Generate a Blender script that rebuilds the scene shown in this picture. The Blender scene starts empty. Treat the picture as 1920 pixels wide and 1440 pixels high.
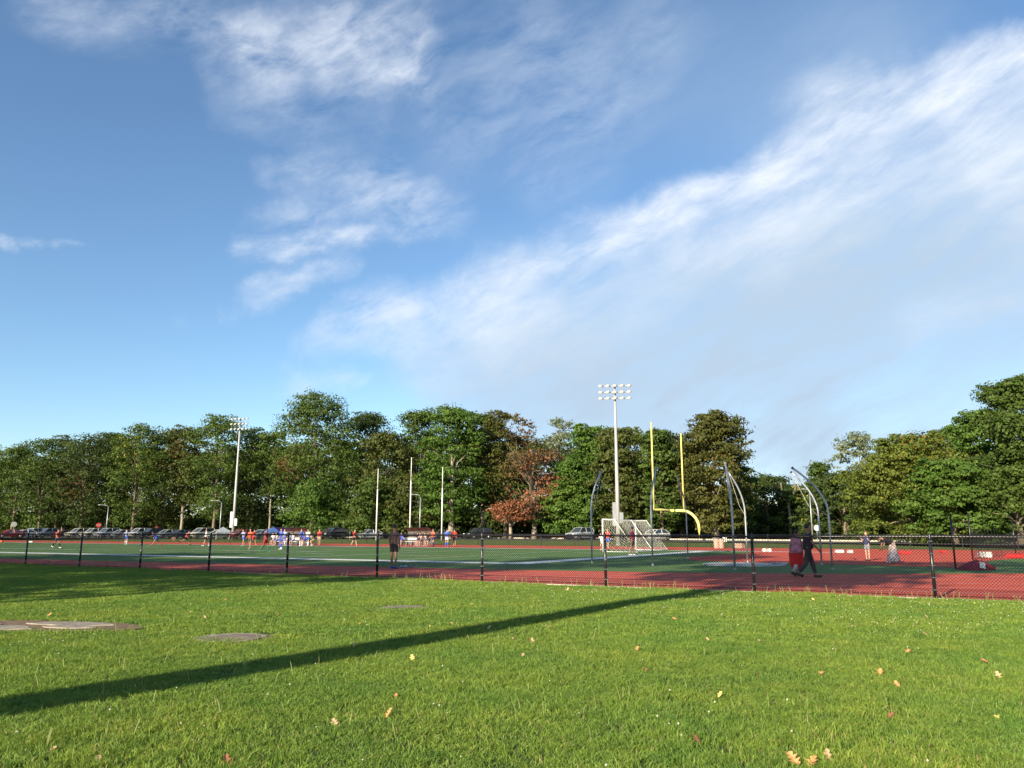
import bpy, bmesh, math, random
import numpy as np
from mathutils import Vector, Matrix
rng = np.random.default_rng(7)
random.seed(7)
R = math.radians
S = bpy.context.scene
COL = S.collection

# ------------------------------------------------------------------ camera
FPX, HY, H = 1457.0, 995.5, 1.58          # focal length in pixels of a 1920 wide picture, horizon row, eye height
TH = math.atan((HY - 720) / FPX)
cd = bpy.data.cameras.new('camera'); cam = bpy.data.objects.new('camera', cd); COL.objects.link(cam)
cd.sensor_width = 36; cd.lens = 36 * FPX / 1920
cd.clip_start = .05; cd.clip_end = 5000
cam.location = (0, 0, H); cam.rotation_euler = (math.pi / 2 + TH, 0, 0)
S.camera = cam
S.render.engine = 'CYCLES'; S.cycles.max_bounces = 6; S.cycles.diffuse_bounces = 3; S.cycles.transmission_bounces = 3

# ------------------------------------------------------------------ light
SUN_AZ, SUN_EL = 215.0, 21.0
EXPOSURE = 1.13
W = bpy.data.worlds.new('World'); S.world = W; W.use_nodes = True
S.view_settings.view_transform = 'Standard'; S.view_settings.look = 'None'
S.view_settings.exposure = EXPOSURE; S.view_settings.gamma = 1; S.view_settings.use_curve_mapping = False

def pix_dir(px, py):
    x = (px - 960) / FPX; u = -(py - 720) / FPX
    return Vector((x, math.cos(TH) - u * math.sin(TH), math.sin(TH) + u * math.cos(TH))).normalized()

def G(px, py, z=0.0):
    """a place on level ground at height z, surveyed from the photograph"""
    d = pix_dir(px, py); t = (z - H) / d.z
    return Vector((d.x * t, d.y * t, z))

def at(px, fwd, z=0.0):
    """the place at bearing px (1920 wide picture) and fwd metres ahead"""
    d = pix_dir(px, HY)
    return Vector((d.x / d.y * fwd, fwd, z))

class NT:
    def __init__(s, tree): s.t = tree; s.n = tree.nodes; s.l = tree.links
    def new(s, typ, **kw):
        n = s.n.new(typ)
        for k, v in kw.items(): setattr(n, k, v)
        return n
    def put(s, n, i, v):
        if v is None: return
        if isinstance(v, bpy.types.NodeSocket): s.l.new(v, n.inputs[i])
        else: n.inputs[i].default_value = v
    def m(s, op, a, b=None, c=None, clamp=False):
        n = s.new('ShaderNodeMath', operation=op, use_clamp=clamp)
        for i, v in enumerate((a, b, c)): s.put(n, i, v)
        return n.outputs[0]
    def v(s, op, a, b=None):
        n = s.new('ShaderNodeVectorMath', operation=op)
        s.put(n, 0, a)
        if op == 'SCALE': s.put(n, 3, b)
        else: s.put(n, 1, b)
        return n.outputs['Value'] if op in ('DOT_PRODUCT', 'LENGTH', 'DISTANCE') else n.outputs[0]
    def noise(s, vec, scale, detail=4, rough=.55, dist=0, out=0):
        n = s.new('ShaderNodeTexNoise'); s.put(n, 'Vector', vec)
        n.inputs['Scale'].default_value = scale; n.inputs['Detail'].default_value = detail
        n.inputs['Roughness'].default_value = rough; n.inputs['Distortion'].default_value = dist
        return n.outputs[out]
    def rng_(s, v, a, b, c=0., d=1., smooth=False):
        n = s.new('ShaderNodeMapRange'); n.clamp = True
        if smooth: n.interpolation_type = 'SMOOTHSTEP'
        for i, q in enumerate((v, a, b, c, d)): s.put(n, i, q)
        return n.outputs[0]
    def mix(s, f, a, b, blend='MIX'):
        n = s.new('ShaderNodeMix', data_type='RGBA', blend_type=blend)
        s.put(n, 0, f); s.put(n, 6, a); s.put(n, 7, b)
        return n.outputs[2]

# world: Nishita sky with thin high cloud
wt = NT(W.node_tree)
for n in list(wt.n): wt.n.remove(n)
sky = wt.new('ShaderNodeTexSky', sky_type='NISHITA', sun_disc=False)
sky.sun_elevation = R(SUN_EL); sky.sun_rotation = R(SUN_AZ)
sky.air_density = 1.0; sky.dust_density = 0.2; sky.ozone_density = 3.0
SKY_STRENGTH = 0.083
dirn = wt.new('ShaderNodeTexCoord').outputs['Generated']
sep = wt.new('ShaderNodeSeparateXYZ'); wt.put(sep, 0, dirn)
X, Y, Z = sep.outputs
ang = wt.m('ARCCOSINE', Y)
rad = wt.m('MAXIMUM', wt.m('SQRT', wt.m('ADD', wt.m('MULTIPLY', X, X), wt.m('MULTIPLY', Z, Z))), 1e-4)
k = wt.m('DIVIDE', ang, rad)
cmb = wt.new('ShaderNodeCombineXYZ'); wt.put(cmb, 0, wt.m('MULTIPLY', X, k)); wt.put(cmb, 1, wt.m('MULTIPLY', Z, k))
P0 = cmb.outputs[0]                                 # sky position in radians about due north
def sky_pt(px, py):
    d = pix_dir(px, py); a = math.acos(d.y); r = math.hypot(d.x, d.z)
    return Vector((d.x * a / r, d.z * a / r, 0))
def warp(P, scale, amt, detail=5, rough=.6):
    nz = wt.noise(P, scale, detail, rough, out=1)
    return wt.v('ADD', P, wt.v('SCALE', wt.v('SUBTRACT', nz, (.5, .5, .5)), amt))
PW = warp(warp(P0, 3.0, .14, 2), 14.0, .05, 6, .65)
def stroke(P, a, b, w, s, soft=0.0):
    A = sky_pt(*a); B = sky_pt(*b); BA = B - A
    w = w / FPX
    pa = wt.v('SUBTRACT', P, tuple(A))
    h = wt.m('DIVIDE', wt.v('DOT_PRODUCT', pa, tuple(BA)), BA.length_squared, clamp=True)
    d = wt.v('LENGTH', wt.v('SUBTRACT', pa, wt.v('SCALE', tuple(BA), h)))
    return wt.rng_(d, soft * w, w, s, 0., True)
def addup(L):
    r = L[0]
    for x in L[1:]:
        # screen
        r = wt.m('SUBTRACT', wt.m('ADD', r, x), wt.m('MULTIPLY', r, x))
    return r
# (from, to, half width px, strength)
wisps = addup([stroke(PW, *q) for q in [
    ((340, 40), (480, 60), 95, .55), ((470, 90), (640, 75), 85, .75), ((600, 150), (760, 130), 70, .85),
    ((640, 40), (770, 60), 90, .6), ((380, 150), (520, 170), 60, .35), ((90, 10), (250, 60), 80, .45),
    ((480, 345), (740, 335), 50, .55), ((470, 420), (800, 375), 50, .6), ((455, 478), (780, 440), 42, .75),
    ((500, 495), (700, 455), 30, .6), ((500, 550), (660, 515), 34, .65), ((460, 600), (560, 555), 30, .45), ((600, 300), (820, 410), 90, .4),
    ((575, 690), (590, 710), 26, .7), ((560, 715), (680, 725), 28, .55), ((620, 610), (760, 600), 30, .55),
    ((-30, 440), (150, 450), 20, .9), ((360, 600), (385, 625), 22, .25), ((400, 230), (700, 230), 60, .25),
    ((800, 130), (1000, 60), 160, .22), ((860, 260), (1050, 150), 150, .24), ((1050, 330), (1200, 60), 130, .25)]])
bright = addup([stroke(PW, *q) for q in [
    ((680, 600), (960, 560), 60, .6), ((880, 570), (1180, 450), 80, .85), ((1120, 440), (1430, 340), 70, 1.0),
    ((1230, 430), (1560, 250), 68, .95), ((1500, 200), (1760, 180), 95, .65), ((1530, 250), (1960, 90), 90, .95),
    ((1780, 110), (1990, 60), 70, .7), ((620, 650), (900, 600), 55, .6), ((780, 700), (1000, 600), 80, .4), ((1300, 480), (1700, 330), 70, .35), ((1860, 210), (2150, 60), 140, .6),
    ((960, 640), (1500, 420), 120, .30), ((1450, 430), (1960, 270), 140, .38), ((1700, 620), (1990, 500), 70, .3), ((2000, 330), (2700, 100), 200, .5), ((1480, 330), (2000, 240), 90, .4)]])
veil = addup([stroke(PW, *q) for q in [
    ((1020, 690), (1450, 600), 290, .80), ((1450, 580), (1960, 400), 330, .85), ((1700, 780), (2600, 700), 380, .55),
    ((900, 720), (1500, 860), 185, .75), ((760, 690), (1100, 640), 80, .4), ((1960, 420), (2700, 300), 360, .6), ((1250, 120), (1500, 120), 230, .22), ((1650, 90), (1500, 250), 190, .25),
    ((1100, 760), (2400, 900), 150, .35)]])
rot = wt.new('ShaderNodeVectorRotate', rotation_type='Z_AXIS'); wt.put(rot, 0, warp(P0, 4., .08, 3)); rot.inputs['Angle'].default_value = R(-27)
strn = wt.new('ShaderNodeMapping'); wt.put(strn, 0, rot.outputs[0]); strn.inputs['Scale'].default_value = (1.0, 3.6, 1)
fib = wt.noise(strn.outputs[0], 7.0, 8, .62)
rot2 = wt.new('ShaderNodeVectorRotate', rotation_type='Z_AXIS'); wt.put(rot2, 0, warp(P0, 7., .06, 4)); rot2.inputs['Angle'].default_value = R(-14)
strn2 = wt.new('ShaderNodeMapping'); wt.put(strn2, 0, rot2.outputs[0]); strn2.inputs['Scale'].default_value = (1.0, 2.3, 1)
puff = wt.noise(strn2.outputs[0], 9.0, 8, .66, .3)
wisps = wt.m('MULTIPLY', wisps, wt.rng_(wt.m('ADD', wt.m('MULTIPLY', puff, .55), wt.m('MULTIPLY', fib, .45)), .38, .64, .0, 1.15))
bright = wt.m('MULTIPLY', bright, wt.rng_(wt.m('ADD', wt.m('MULTIPLY', puff, .45), wt.m('MULTIPLY', fib, .55)), .36, .64, .22, 1.2))
veil = wt.m('MULTIPLY', veil, wt.rng_(fib, .3, .7, .80, 1.18), clamp=True)
# the rest of the sky, outside the picture, carries the same thin cloud
gen = wt.noise(dirn, 2.2, 7, .6, .4)
outm = wt.rng_(ang, R(46), R(70), 0, 1, True)
gen = wt.m('MULTIPLY', wt.rng_(gen, .48, .75, 0, .6, True), outm)
acl = wt.m('SUBTRACT', 1.0, wt.m('MULTIPLY', wt.m('SUBTRACT', 1.0, wt.m('MULTIPLY', wisps, .85, clamp=True)),
      wt.m('MULTIPLY', wt.m('SUBTRACT', 1.0, wt.m('MULTIPLY', bright, .95, clamp=True)), wt.m('SUBTRACT', 1.0, gen))), clamp=True)
bg = wt.new('ShaderNodeBackground'); 
hsv = wt.new('ShaderNodeHueSaturation'); wt.put(hsv, 'Color', sky.outputs[0]); hsv.inputs['Saturation'].default_value = 1.03
wt.put(bg, 0, wt.mix(1.0, hsv.outputs[0], (1.0, 1.045, 1.05, 1), 'MULTIPLY')); bg.inputs[1].default_value = SKY_STRENGTH
bgv = wt.new('ShaderNodeBackground'); bgv.inputs[0].default_value = (.240, .308, .386, 1); bgv.inputs[1].default_value = 1.0
bgc = wt.new('ShaderNodeBackground'); bgc.inputs[0].default_value = (.42, .452, .50, 1); bgc.inputs[1].default_value = 1.0
m1 = wt.new('ShaderNodeMixShader'); wt.put(m1, 0, veil); wt.put(m1, 1, bg.outputs[0]); wt.put(m1, 2, bgv.outputs[0])
m2 = wt.new('ShaderNodeMixShader'); wt.put(m2, 0, acl); wt.put(m2, 1, m1.outputs[0]); wt.put(m2, 2, bgc.outputs[0])
wo = wt.new('ShaderNodeOutputWorld'); wt.l.new(m2.outputs[0], wo.inputs[0])

sl = bpy.data.lights.new('sun', 'SUN'); sl.energy = 5.0; sl.angle = R(.55); sl.color = (1.0, .87, .68)
so = bpy.data.objects.new('sun', sl); COL.objects.link(so)
so.rotation_euler = Vector((-math.sin(R(SUN_AZ)) * math.cos(R(SUN_EL)), -math.cos(R(SUN_AZ)) * math.cos(R(SUN_EL)), -math.sin(R(SUN_EL)))).to_track_quat('-Z', 'Y').to_euler()
so.location = (-60, -80, 60)

# ------------------------------------------------------------------ materials
MATS = {}
def mat(name, col, rough=.8, var=.25, scale=8., metal=0., bump=0., col2=None, spec=.5, attr=None, transl=0., detail=5, stretch=None, coat=0.):
    if name in MATS: return MATS[name]
    M = bpy.data.materials.new(name); M.use_nodes = True; MATS[name] = M
    t = NT(M.node_tree); b = t.n['Principled BSDF']; out = t.n['Material Output']
    pos = t.new('ShaderNodeTexCoord').outputs['Object']
    if stretch:
        mp = t.new('ShaderNodeMapping'); t.put(mp, 0, pos); mp.inputs['Scale'].default_value = stretch; pos = mp.outputs[0]
    nz = t.noise(pos, scale, detail, .6)
    c1 = tuple(c * (1 - var) for c in col) + (1,)
    c2 = (tuple(col2) if col2 else tuple(min(1, c * (1 + var)) for c in col)) + (1,)
    c = t.mix(t.rng_(nz, .3, .7), c1, c2)
    if attr:
        a = t.new('ShaderNodeAttribute', attribute_name=attr)
        c = t.mix(1.0, c, a.outputs['Color'], 'MULTIPLY')
    t.put(b, 'Base Color', c); b.inputs['Roughness'].default_value = rough; b.inputs['Metallic'].default_value = metal
    b.inputs['Specular IOR Level'].default_value = spec; b.inputs['Coat Weight'].default_value = coat
    if bump:
        bp = t.new('ShaderNodeBump'); bp.inputs['Strength'].default_value = bump; bp.inputs['Distance'].default_value = .02
        t.put(bp, 'Height', t.noise(pos, scale * 6, 4, .6)); t.put(b, 'Normal', bp.outputs[0])
    if transl:
        tr = t.new('ShaderNodeBsdfTranslucent'); t.put(tr, 0, t.mix(1.0, c, (1.25, 1.2, .55, 1), 'MULTIPLY'))
        ms = t.new('ShaderNodeMixShader'); ms.inputs[0].default_value = transl
        t.put(ms, 1, b.outputs[0]); t.put(ms, 2, tr.outputs[0]); t.l.new(ms.outputs[0], out.inputs[0])
    return M

def ground_mat(name, stops, scale, rough=.9, bump=.3, bscale=60., dirt=None):
    """layered outdoor surface: broad patches, medium mottling, fine grain"""
    M = bpy.data.materials.new(name); M.use_nodes = True; MATS[name] = M
    t = NT(M.node_tree); b = t.n['Principled BSDF']
    pos = t.new('ShaderNodeTexCoord').outputs['Object']
    c = t.mix(t.rng_(t.noise(pos, scale, 6, .65), .35, .68), stops[0] + (1,), stops[1] + (1,))
    c = t.mix(t.m('MULTIPLY', t.rng_(t.noise(pos, scale * 7, 5, .7), .5, .72), .6), c, stops[2] + (1,))
    f = t.noise(pos, bscale, 3, .7)
    c = t.mix(.45, c, t.mix(f, (.5, .5, .5, 1), (1.5, 1.5, 1.5, 1)), 'MULTIPLY')
    if dirt:
        c = t.mix(t.m('MULTIPLY', t.rng_(t.noise(pos, dirt[1], 4, .6), .55, .7), dirt[2]), c, dirt[0] + (1,))
    t.put(b, 'Base Color', c); b.inputs['Roughness'].default_value = rough; b.inputs['Specular IOR Level'].default_value = .25
    bp = t.new('ShaderNodeBump'); bp.inputs['Strength'].default_value = bump; bp.inputs['Distance'].default_value = .02
    t.put(bp, 'Height', f); t.put(b, 'Normal', bp.outputs[0])
    return M

M_soil = ground_mat('lawn_soil', ((.035, .060, .012), (.055, .085, .018), (.06, .06, .025)), .5)
M_far = ground_mat('park_grass', ((.085, .125, .030), (.12, .150, .040), (.15, .14, .055)), .12, bscale=8.)
M_turf = ground_mat('artificial_turf', ((.078, .155, .042), (.095, .180, .050), (.12, .195, .065)), .15, bscale=25., bump=.15)
M_track = ground_mat('track_rubber', ((.50, .078, .046), (.58, .098, .058), (.60, .15, .10)), .25, bscale=120., bump=.25, dirt=((.30, .055, .04), 1.3, .3))
M_road = ground_mat('asphalt', ((.10, .095, .09), (.13, .125, .12), (.15, .14, .13)), .2)
M_line = mat('line_paint', (.74, .75, .72), .7, .10, 3.)
M_yline = mat('yellow_paint', (.62, .52, .10), .7, .12, 3.)
M_kerb = mat('kerb_concrete', (.52, .47, .36), .85, .15, 2.)
M_black = mat('black_vinyl', (.012, .012, .014), .32, .3, 30., spec=.5)
M_wire = mat('black_wire', (.006, .006, .007), .9, .2, 30., spec=.1)
M_galv = mat('galvanised_steel', (.34, .36, .375), .45, .18, 6., metal=.55, stretch=(1, 1, .3))
M_pole = mat('grey_painted_steel', (.36, .36, .345), .5, .12, 3., metal=.15, stretch=(1, 1, .2))
M_white = mat('white_enamel', (.66, .65, .61), .4, .08, 5.)
M_lens = mat('floodlight_housing', (.40, .39, .36), .5, .1, 4.)
M_yellow = mat('yellow_enamel', (.70, .60, .17), .5, .14, 2., coat=.1)
M_net = mat('net_cord', (.48, .47, .43), .9, .15, 5.)
M_netd = mat('dark_net_cord', (.02, .02, .022), .9, .2, 5.)
M_conc = mat('old_concrete', (.25, .21, .155), .9, .35, 7., bump=.8, col2=(.36, .315, .25))
M_dirt = mat('bare_dirt', (.15, .085, .045), .95, .45, 9., bump=.8, col2=(.22, .15, .08))
M_iron = mat('dirty_iron_lid', (.15, .10, .07), .9, .4, 7., bump=.8, col2=(.27, .215, .165))
M_bark = mat('bark', (.16, .125, .085), .95, .4, 3., bump=.8, stretch=(3, 3, .6))
M_barkg = mat('pale_bark', (.27, .23, .17), .95, .3, 3., bump=.6, stretch=(3, 3, .6))
M_leaf = mat('tree_foliage', (.92, .92, .92), .62, .22, .8, attr='col', transl=.28, spec=.22)
M_glass = mat('dark_car_glass', (.03, .04, .05), .08, .1, 2., spec=.8)
M_tyre = mat('tyre_rubber', (.02, .02, .02), .8, .2, 10.)
M_rim = mat('alloy_rim', (.5, .5, .5), .35, .1, 10., metal=.8)
M_lamp = mat('headlamp_lens', (.75, .76, .74), .1, .05, 10.)

# ------------------------------------------------------------------ object helpers
def tag(o, label=None, cat=None, group=None, kind=None):
    if label: o['label'] = label
    if cat: o['category'] = cat
    if group: o['group'] = group
    if kind: o['kind'] = kind
    return o
def thing(name, label, cat, loc=(0, 0, 0), rz=0., group=None):
    o = bpy.data.objects.new(name, None); COL.objects.link(o)
    o.location = loc; o.rotation_euler = (0, 0, rz); o.empty_display_size = .3
    return tag(o, label, cat, group)
def link(name, me, parent=None, m=None):
    o = bpy.data.objects.new(name, me); COL.objects.link(o)
    if parent: o.parent = parent
    if m is not None:
        if not me.materials: me.materials.append(m)
        elif me.materials[0] != m:
            o.material_slots[0].link = 'OBJECT'; o.material_slots[0].material = m
    return o
def kids(o): return [c for c in COL.objects if c.parent == o]
def copy_tree(o, parent=None):
    c = o.copy(); COL.objects.link(c); c.parent = parent
    for ch in o.children: copy_tree(ch, c)
    return c

class MB:
    """mesh builder: collects polygons, makes one mesh"""
    def __init__(s): s.v = []; s.f = []
    def add(s, vs, fs):
        n = len(s.v); s.v += [tuple(v) for v in vs]; s.f += [tuple(n + i for i in f) for f in fs]; return s
    def box(s, c, size, rz=0., M=None, bev=0.):
        hx, hy, hz = [q / 2 for q in size]
        if bev:
            b = min(bev, hx * .9, hy * .9, hz * .9); vs = []
            for z, i in ((-hz, b), (-hz + b, 0), (hz - b, 0), (hz, b)):
                for x, y in ((-hx + i, -hy + i), (hx - i, -hy + i), (hx - i, hy - i), (-hx + i, hy - i)): vs.append((x, y, z))
            fs = [(3, 2, 1, 0), (12, 13, 14, 15)]
            for k in range(3):
                for j in range(4): fs.append((k * 4 + j, k * 4 + (j + 1) % 4, k * 4 + 4 + (j + 1) % 4, k * 4 + 4 + j))
        else:
            vs = [(x, y, z) for z in (-hz, hz) for x, y in ((-hx, -hy), (hx, -hy), (hx, hy), (-hx, hy))]
            fs = [(3, 2, 1, 0), (4, 5, 6, 7), (0, 1, 5, 4), (1, 2, 6, 5), (2, 3, 7, 6), (3, 0, 4, 7)]
        m = M if M is not None else Matrix.Rotation(rz, 4, 'Z')
        return s.add([m @ Vector(v) + Vector(c) for v in vs], fs)
    def tube(s, pts, rads, n=8, caps=True):
        pts = [Vector(p) for p in pts]
        if not hasattr(rads, '__len__'): rads = [rads] * len(pts)
        vs = []; up = None
        for i, p in enumerate(pts):
            t = (pts[min(i + 1, len(pts) - 1)] - pts[max(i - 1, 0)]).normalized()
            if up is None:
                up = Vector((0, 0, 1)) if abs(t.z) < .9 else Vector((1, 0, 0))
            a = t.cross(up).normalized(); b = t.cross(a).normalized(); up = -b if False else up
            for j in range(n):
                q = 2 * math.pi * j / n
                vs.append(p + a * math.cos(q) * rads[i] + b * math.sin(q) * rads[i])
        fs = []
        for i in range(len(pts) - 1):
            for j in range(n): fs.append((i * n + j, (i + 1) * n + j, (i + 1) * n + (j + 1) % n, i * n + (j + 1) % n))
        if caps: fs += [tuple(range(n)), tuple(reversed(range((len(pts) - 1) * n, len(pts) * n)))]
        return s.add(vs, fs)
    def lathe(s, prof, n=16, c=(0, 0, 0), M=None, caps=False):
        vs = []; fs = []
        m = M if M is not None else Matrix.Identity(4)
        for r, z in prof:
            for j in range(n):
                q = 2 * math.pi * j / n; vs.append(m @ Vector((r * math.cos(q), r * math.sin(q), z)) + Vector(c))
        for i in range(len(prof) - 1):
            for j in range(n): fs.append((i * n + j, i * n + (j + 1) % n, (i + 1) * n + (j + 1) % n, (i + 1) * n + j))
        if caps: fs += [tuple(reversed(range(n))), tuple(range((len(prof) - 1) * n, len(prof) * n))]
        return s.add(vs, fs)
    def mesh(s, name, smooth=False):
        me = bpy.data.meshes.new(name); me.from_pydata(s.v, [], s.f)
        me.validate(); me.update()
        if smooth: me.shade_smooth()
        return me
    def build(s, name, m, parent=None, smooth=False):
        return link(name, s.mesh(name, smooth), parent, m)

# ------------------------------------------------------------------ field frame
U = Vector((math.sin(R(118.5)), math.cos(R(118.5)), 0)); V = Vector((math.sin(R(28.5)), math.cos(R(28.5)), 0))
O = Vector((0, 38.8, 0))
def F(u, v, z=0.): return O + U * u + V * v + Vector((0, 0, z))
def rise(v):
    t = min(1, max(0, (v - 46) / 12)); return .35 * t * t * (3 - 2 * t)
def struct(name, mb, m, z=None):
    o = mb.build(name, m); tag(o, kind='structure'); return o

vs = [-900, -40, 0, 20, 40, 46, 48, 50, 52, 54, 56, 58, 60, 90, 140, 250, 500, 1600]
us = [-1600, -600, -300, -150, -80, -40, 0, 40, 80, 150, 300, 900]
mb = MB()
mb.v = [tuple(F(u, v, rise(v) - .012)) for v in vs for u in us]
nu = len(us)
mb.f = [(i * nu + j, i * nu + j + 1, (i + 1) * nu + j + 1, (i + 1) * nu + j) for i in range(len(vs) - 1) for j in range(nu - 1)]
struct('ground', mb, M_far)

# fence line of the near fence
PA = Vector((9.94, 18.85, 0)); UF = Vector((29, -16.26, 0)).normalized(); NF = Vector((-UF.y, UF.x, 0))
SP = 4.156
def FE(s, n, z=0.): return PA + UF * s + NF * n + Vector((0, 0, z))
# lawn on this side of the fence, a gently uneven sheet
def lawn_z(x, y):
    return .012 + .012 * math.sin(x * .9 + 1.) * math.sin(y * .7) + .01 * math.sin(x * .31 + y * .43)
mb = MB(); ns, nn = 90, 60
pts = []
for i in range(nn + 1):
    n_ = -.12 - 45 * (i / nn) ** 1.3
    for j in range(ns + 1):
        q = FE(-75 + 110 * j / ns, n_); pts.append((q.x, q.y, lawn_z(q.x, q.y) if i > 0 else .0))
mb.v = pts; mb.f = [(i * (ns + 1) + j, (i + 1) * (ns + 1) + j, (i + 1) * (ns + 1) + j + 1, i * (ns + 1) + j + 1) for i in range(nn) for j in range(ns)]
struct('lawn', mb, M_soil)

# near track: its inner edge as surveyed
inner = [G(-420, 1039), G(-150, 1044), G(0, 1047.5), G(320, 1055), G(640, 1061.5), G(960, 1068.5), G(1280, 1074), G(1600, 1076.3), G(1920, 1075.5), G(2300, 1073)]
def inner_off(s):
    P = [((p - PA).dot(UF), (p - PA).dot(NF)) for p in inner]
    for (a, b), (c, d) in zip(P, P[1:]):
        if a <= s <= c: return b + (d - b) * (s - a) / (c - a)
    return P[0][1] if s < P[0][0] else P[-1][1]
ss = [((p - PA).dot(UF)) for p in inner]
sl_ = np.linspace(ss[0] - 60, ss[-1], 60)
def strip(offa, offb, z, s0=None, s1=None):
    mb = MB(); L = [s for s in sl_ if (s0 is None or s >= s0) and (s1 is None or s <= s1)]
    for s in L: mb.v += [tuple(FE(s, offa(s), z)), tuple(FE(s, offb(s), z))]
    mb.f = [(2 * i, 2 * i + 2, 2 * i + 3, 2 * i + 1) for i in range(len(L) - 1)]
    return mb
struct('near_track', strip(lambda s: -.05, lambda s: inner_off(s), .004), M_track)
for k in range(6):
    struct('lane_line', strip(lambda s, k=k: .38 + k * (inner_off(s) - .5) / 6, lambda s, k=k: .42 + k * (inner_off(s) - .5) / 6, .008), M_line)
# low concrete kerb strip under the fence
mbk = MB()
for k in range(-14, 4):
    a, b = k * SP, (k + 1) * SP - .02
    q = [FE(a, -.02), FE(b, -.02), FE(b, .10), FE(a, .10)]
    mbk.add([p + Vector((0, 0, z)) for z in (-.05, .03) for p in q], [(4, 5, 6, 7), (0, 1, 5, 4), (1, 2, 6, 5), (2, 3, 7, 6), (3, 0, 4, 7)])
struct('fence_kerb', mbk, M_kerb)

def poly(name, pts, m, z):
    mb = MB(); mb.v = [(p[0], p[1], z) for p in pts]; mb.f = [tuple(range(len(pts)))]
    return struct(name, mb, m)
# turf field and the turf apron behind the end line
apron = [p for p in inner[2:]]
pts = [F(-190, -1.9)] + [FE(s, inner_off(s) + .0) for s in np.linspace(ss[0] - 40, ss[-1], 30)] + [F(30, 12), F(22, 31), F(-190, 31)]
mb = MB(); L = [s for s in sl_ if s > ss[0] - 100]
for s in L:
    a = FE(s, inner_off(s)); v1 = 31.0
    b = a + V * ((F(0, v1) - a).dot(V))
    for z_ in (a, b): mb.v.append((z_.x, z_.y, .004 if z_ is a else .004))
mb.f = [(2 * i, 2 * i + 2, 2 * i + 3, 2 * i + 1) for i in range(len(L) - 1)]
struct('turf_field', mb, M_turf)
# red D zone and far track
poly('far_track', [F(-200, 31.02), F(-60, 31.02), F(0, 31.02), F(8, 31.02), F(40, 31.02), F(40, 42.5), F(-200, 42.5)], M_track, .008)
dz = [G(1283, 1046), G(1300, 1051), G(1420, 1055.5), G(1600, 1059), G(1720, 1062.5), G(1835, 1066), G(1850, 1052), G(1905, 1048), G(2300, 1052)]
dz += [F(42, 31.0), F(5.5, 31.0), G(1400, 1038), G(1330, 1042)]
poly('runup_area', dz, M_track, .012)
# grass edge behind the right corner is part of the ground
# lines on the turf
def fline(name, u0, v0, u1, v1, w, z=.016, m=None):
    a, b = F(u0, v0), F(u1, v1); d = (b - a).normalized(); n = Vector((-d.y, d.x, 0)) * w / 2
    mb = MB(); mb.v = [tuple(p + Vector((0, 0, z))) for p in (a - n, b - n, b + n, a + n)]; mb.f = [(0, 1, 2, 3)]
    return struct(name, mb, m or M_line)
e1 = G(1283, 1037.2) - O; e1u, e1v = e1.dot(U), e1.dot(V)
fline('sideline', -180, -2.2, -.3, .35, 1.5)
fline('end_line', .2, -.2, e1u, 28.5, 1.35, .018)
fline('far_sideline', -180, 29.2, 12, 29.2, .8)
for i, u in enumerate(range(-8, -170, -8)):
    fline('yard_line', u, .9 - .012 * -u, u, 28.6, .12)
for i, u in enumerate(range(-4, -60, -8)):
    for v0 in (8.5, 19):
        fline('hash_mark', u - 1.2, v0, u + 1.2, v0, .2)
fline('penalty_line', -10, 6, -10, 23, .12, .020, M_yline); fline('soccer_sideline', -60, -3.0, -1, -1.6, .12, .016, M_yline)
fline('soccer_line', -38, 12.5, -24, 12.7, .28); fline('soccer_line', -60, 8, -46, 7.4, .28)

# road beyond, its far kerb, parking strip at left
rk = [(-900, 1004.5), (-300, 1006.0), (0, 1006.6), (400, 1007.2), (760, 1008.4), (960, 1009.8), (1280, 1012.4), (1600, 1015.6), (1920, 1019.0), (2400, 1026)]
rn = [(-900, 1006.5), (-300, 1008), (0, 1008.8), (400, 1009.8), (760, 1011.0), (960, 1012.6), (1280, 1016.0), (1600, 1018.6), (1920, 1022.6), (2400, 1031)]
A = [G(x, y, .35) for x, y in rk]; B = [G(x, y, .35) for x, y in rn]
mb = MB()
for a, b in zip(A, B): mb.v += [(a.x, a.y, .354), (b.x, b.y, .354)]
mb.f = [(2 * i, 2 * i + 1, 2 * i + 3, 2 * i + 2) for i in range(len(A) - 1)]
struct('road', mb, M_road)
mb = MB()
for a, b in zip(A[3:], A[4:]):
    d = (b - a).normalized(); n = Vector((-d.y, d.x, 0))
    if n.y < 0: n = -n
    q = [a, b, b + n * .35, a + n * .35]
    mb.add([(p.x, p.y, z) for z in (.3, .53) for p in q], [(4, 5, 6, 7), (0, 1, 5, 4), (1, 2, 6, 5), (2, 3, 7, 6), (3, 0, 4, 7)])
struct('road_kerb', mb, M_kerb)
# grey throwing circle inside the cage
mb = MB(); c = G(1395, 1059.5); mb.lathe([(1.9, .012), (1.9, .05), (1.75, .05), (1.74, .03), (0.01, .03)], 40, c)
o = mb.build('throwing_circle', mat('throwing_circle_concrete', (.36, .38, .38), .85, .15, 3.)); tag(o, 'round grey concrete throwing circle inside the ring of curved poles', 'throwing circle')

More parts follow.
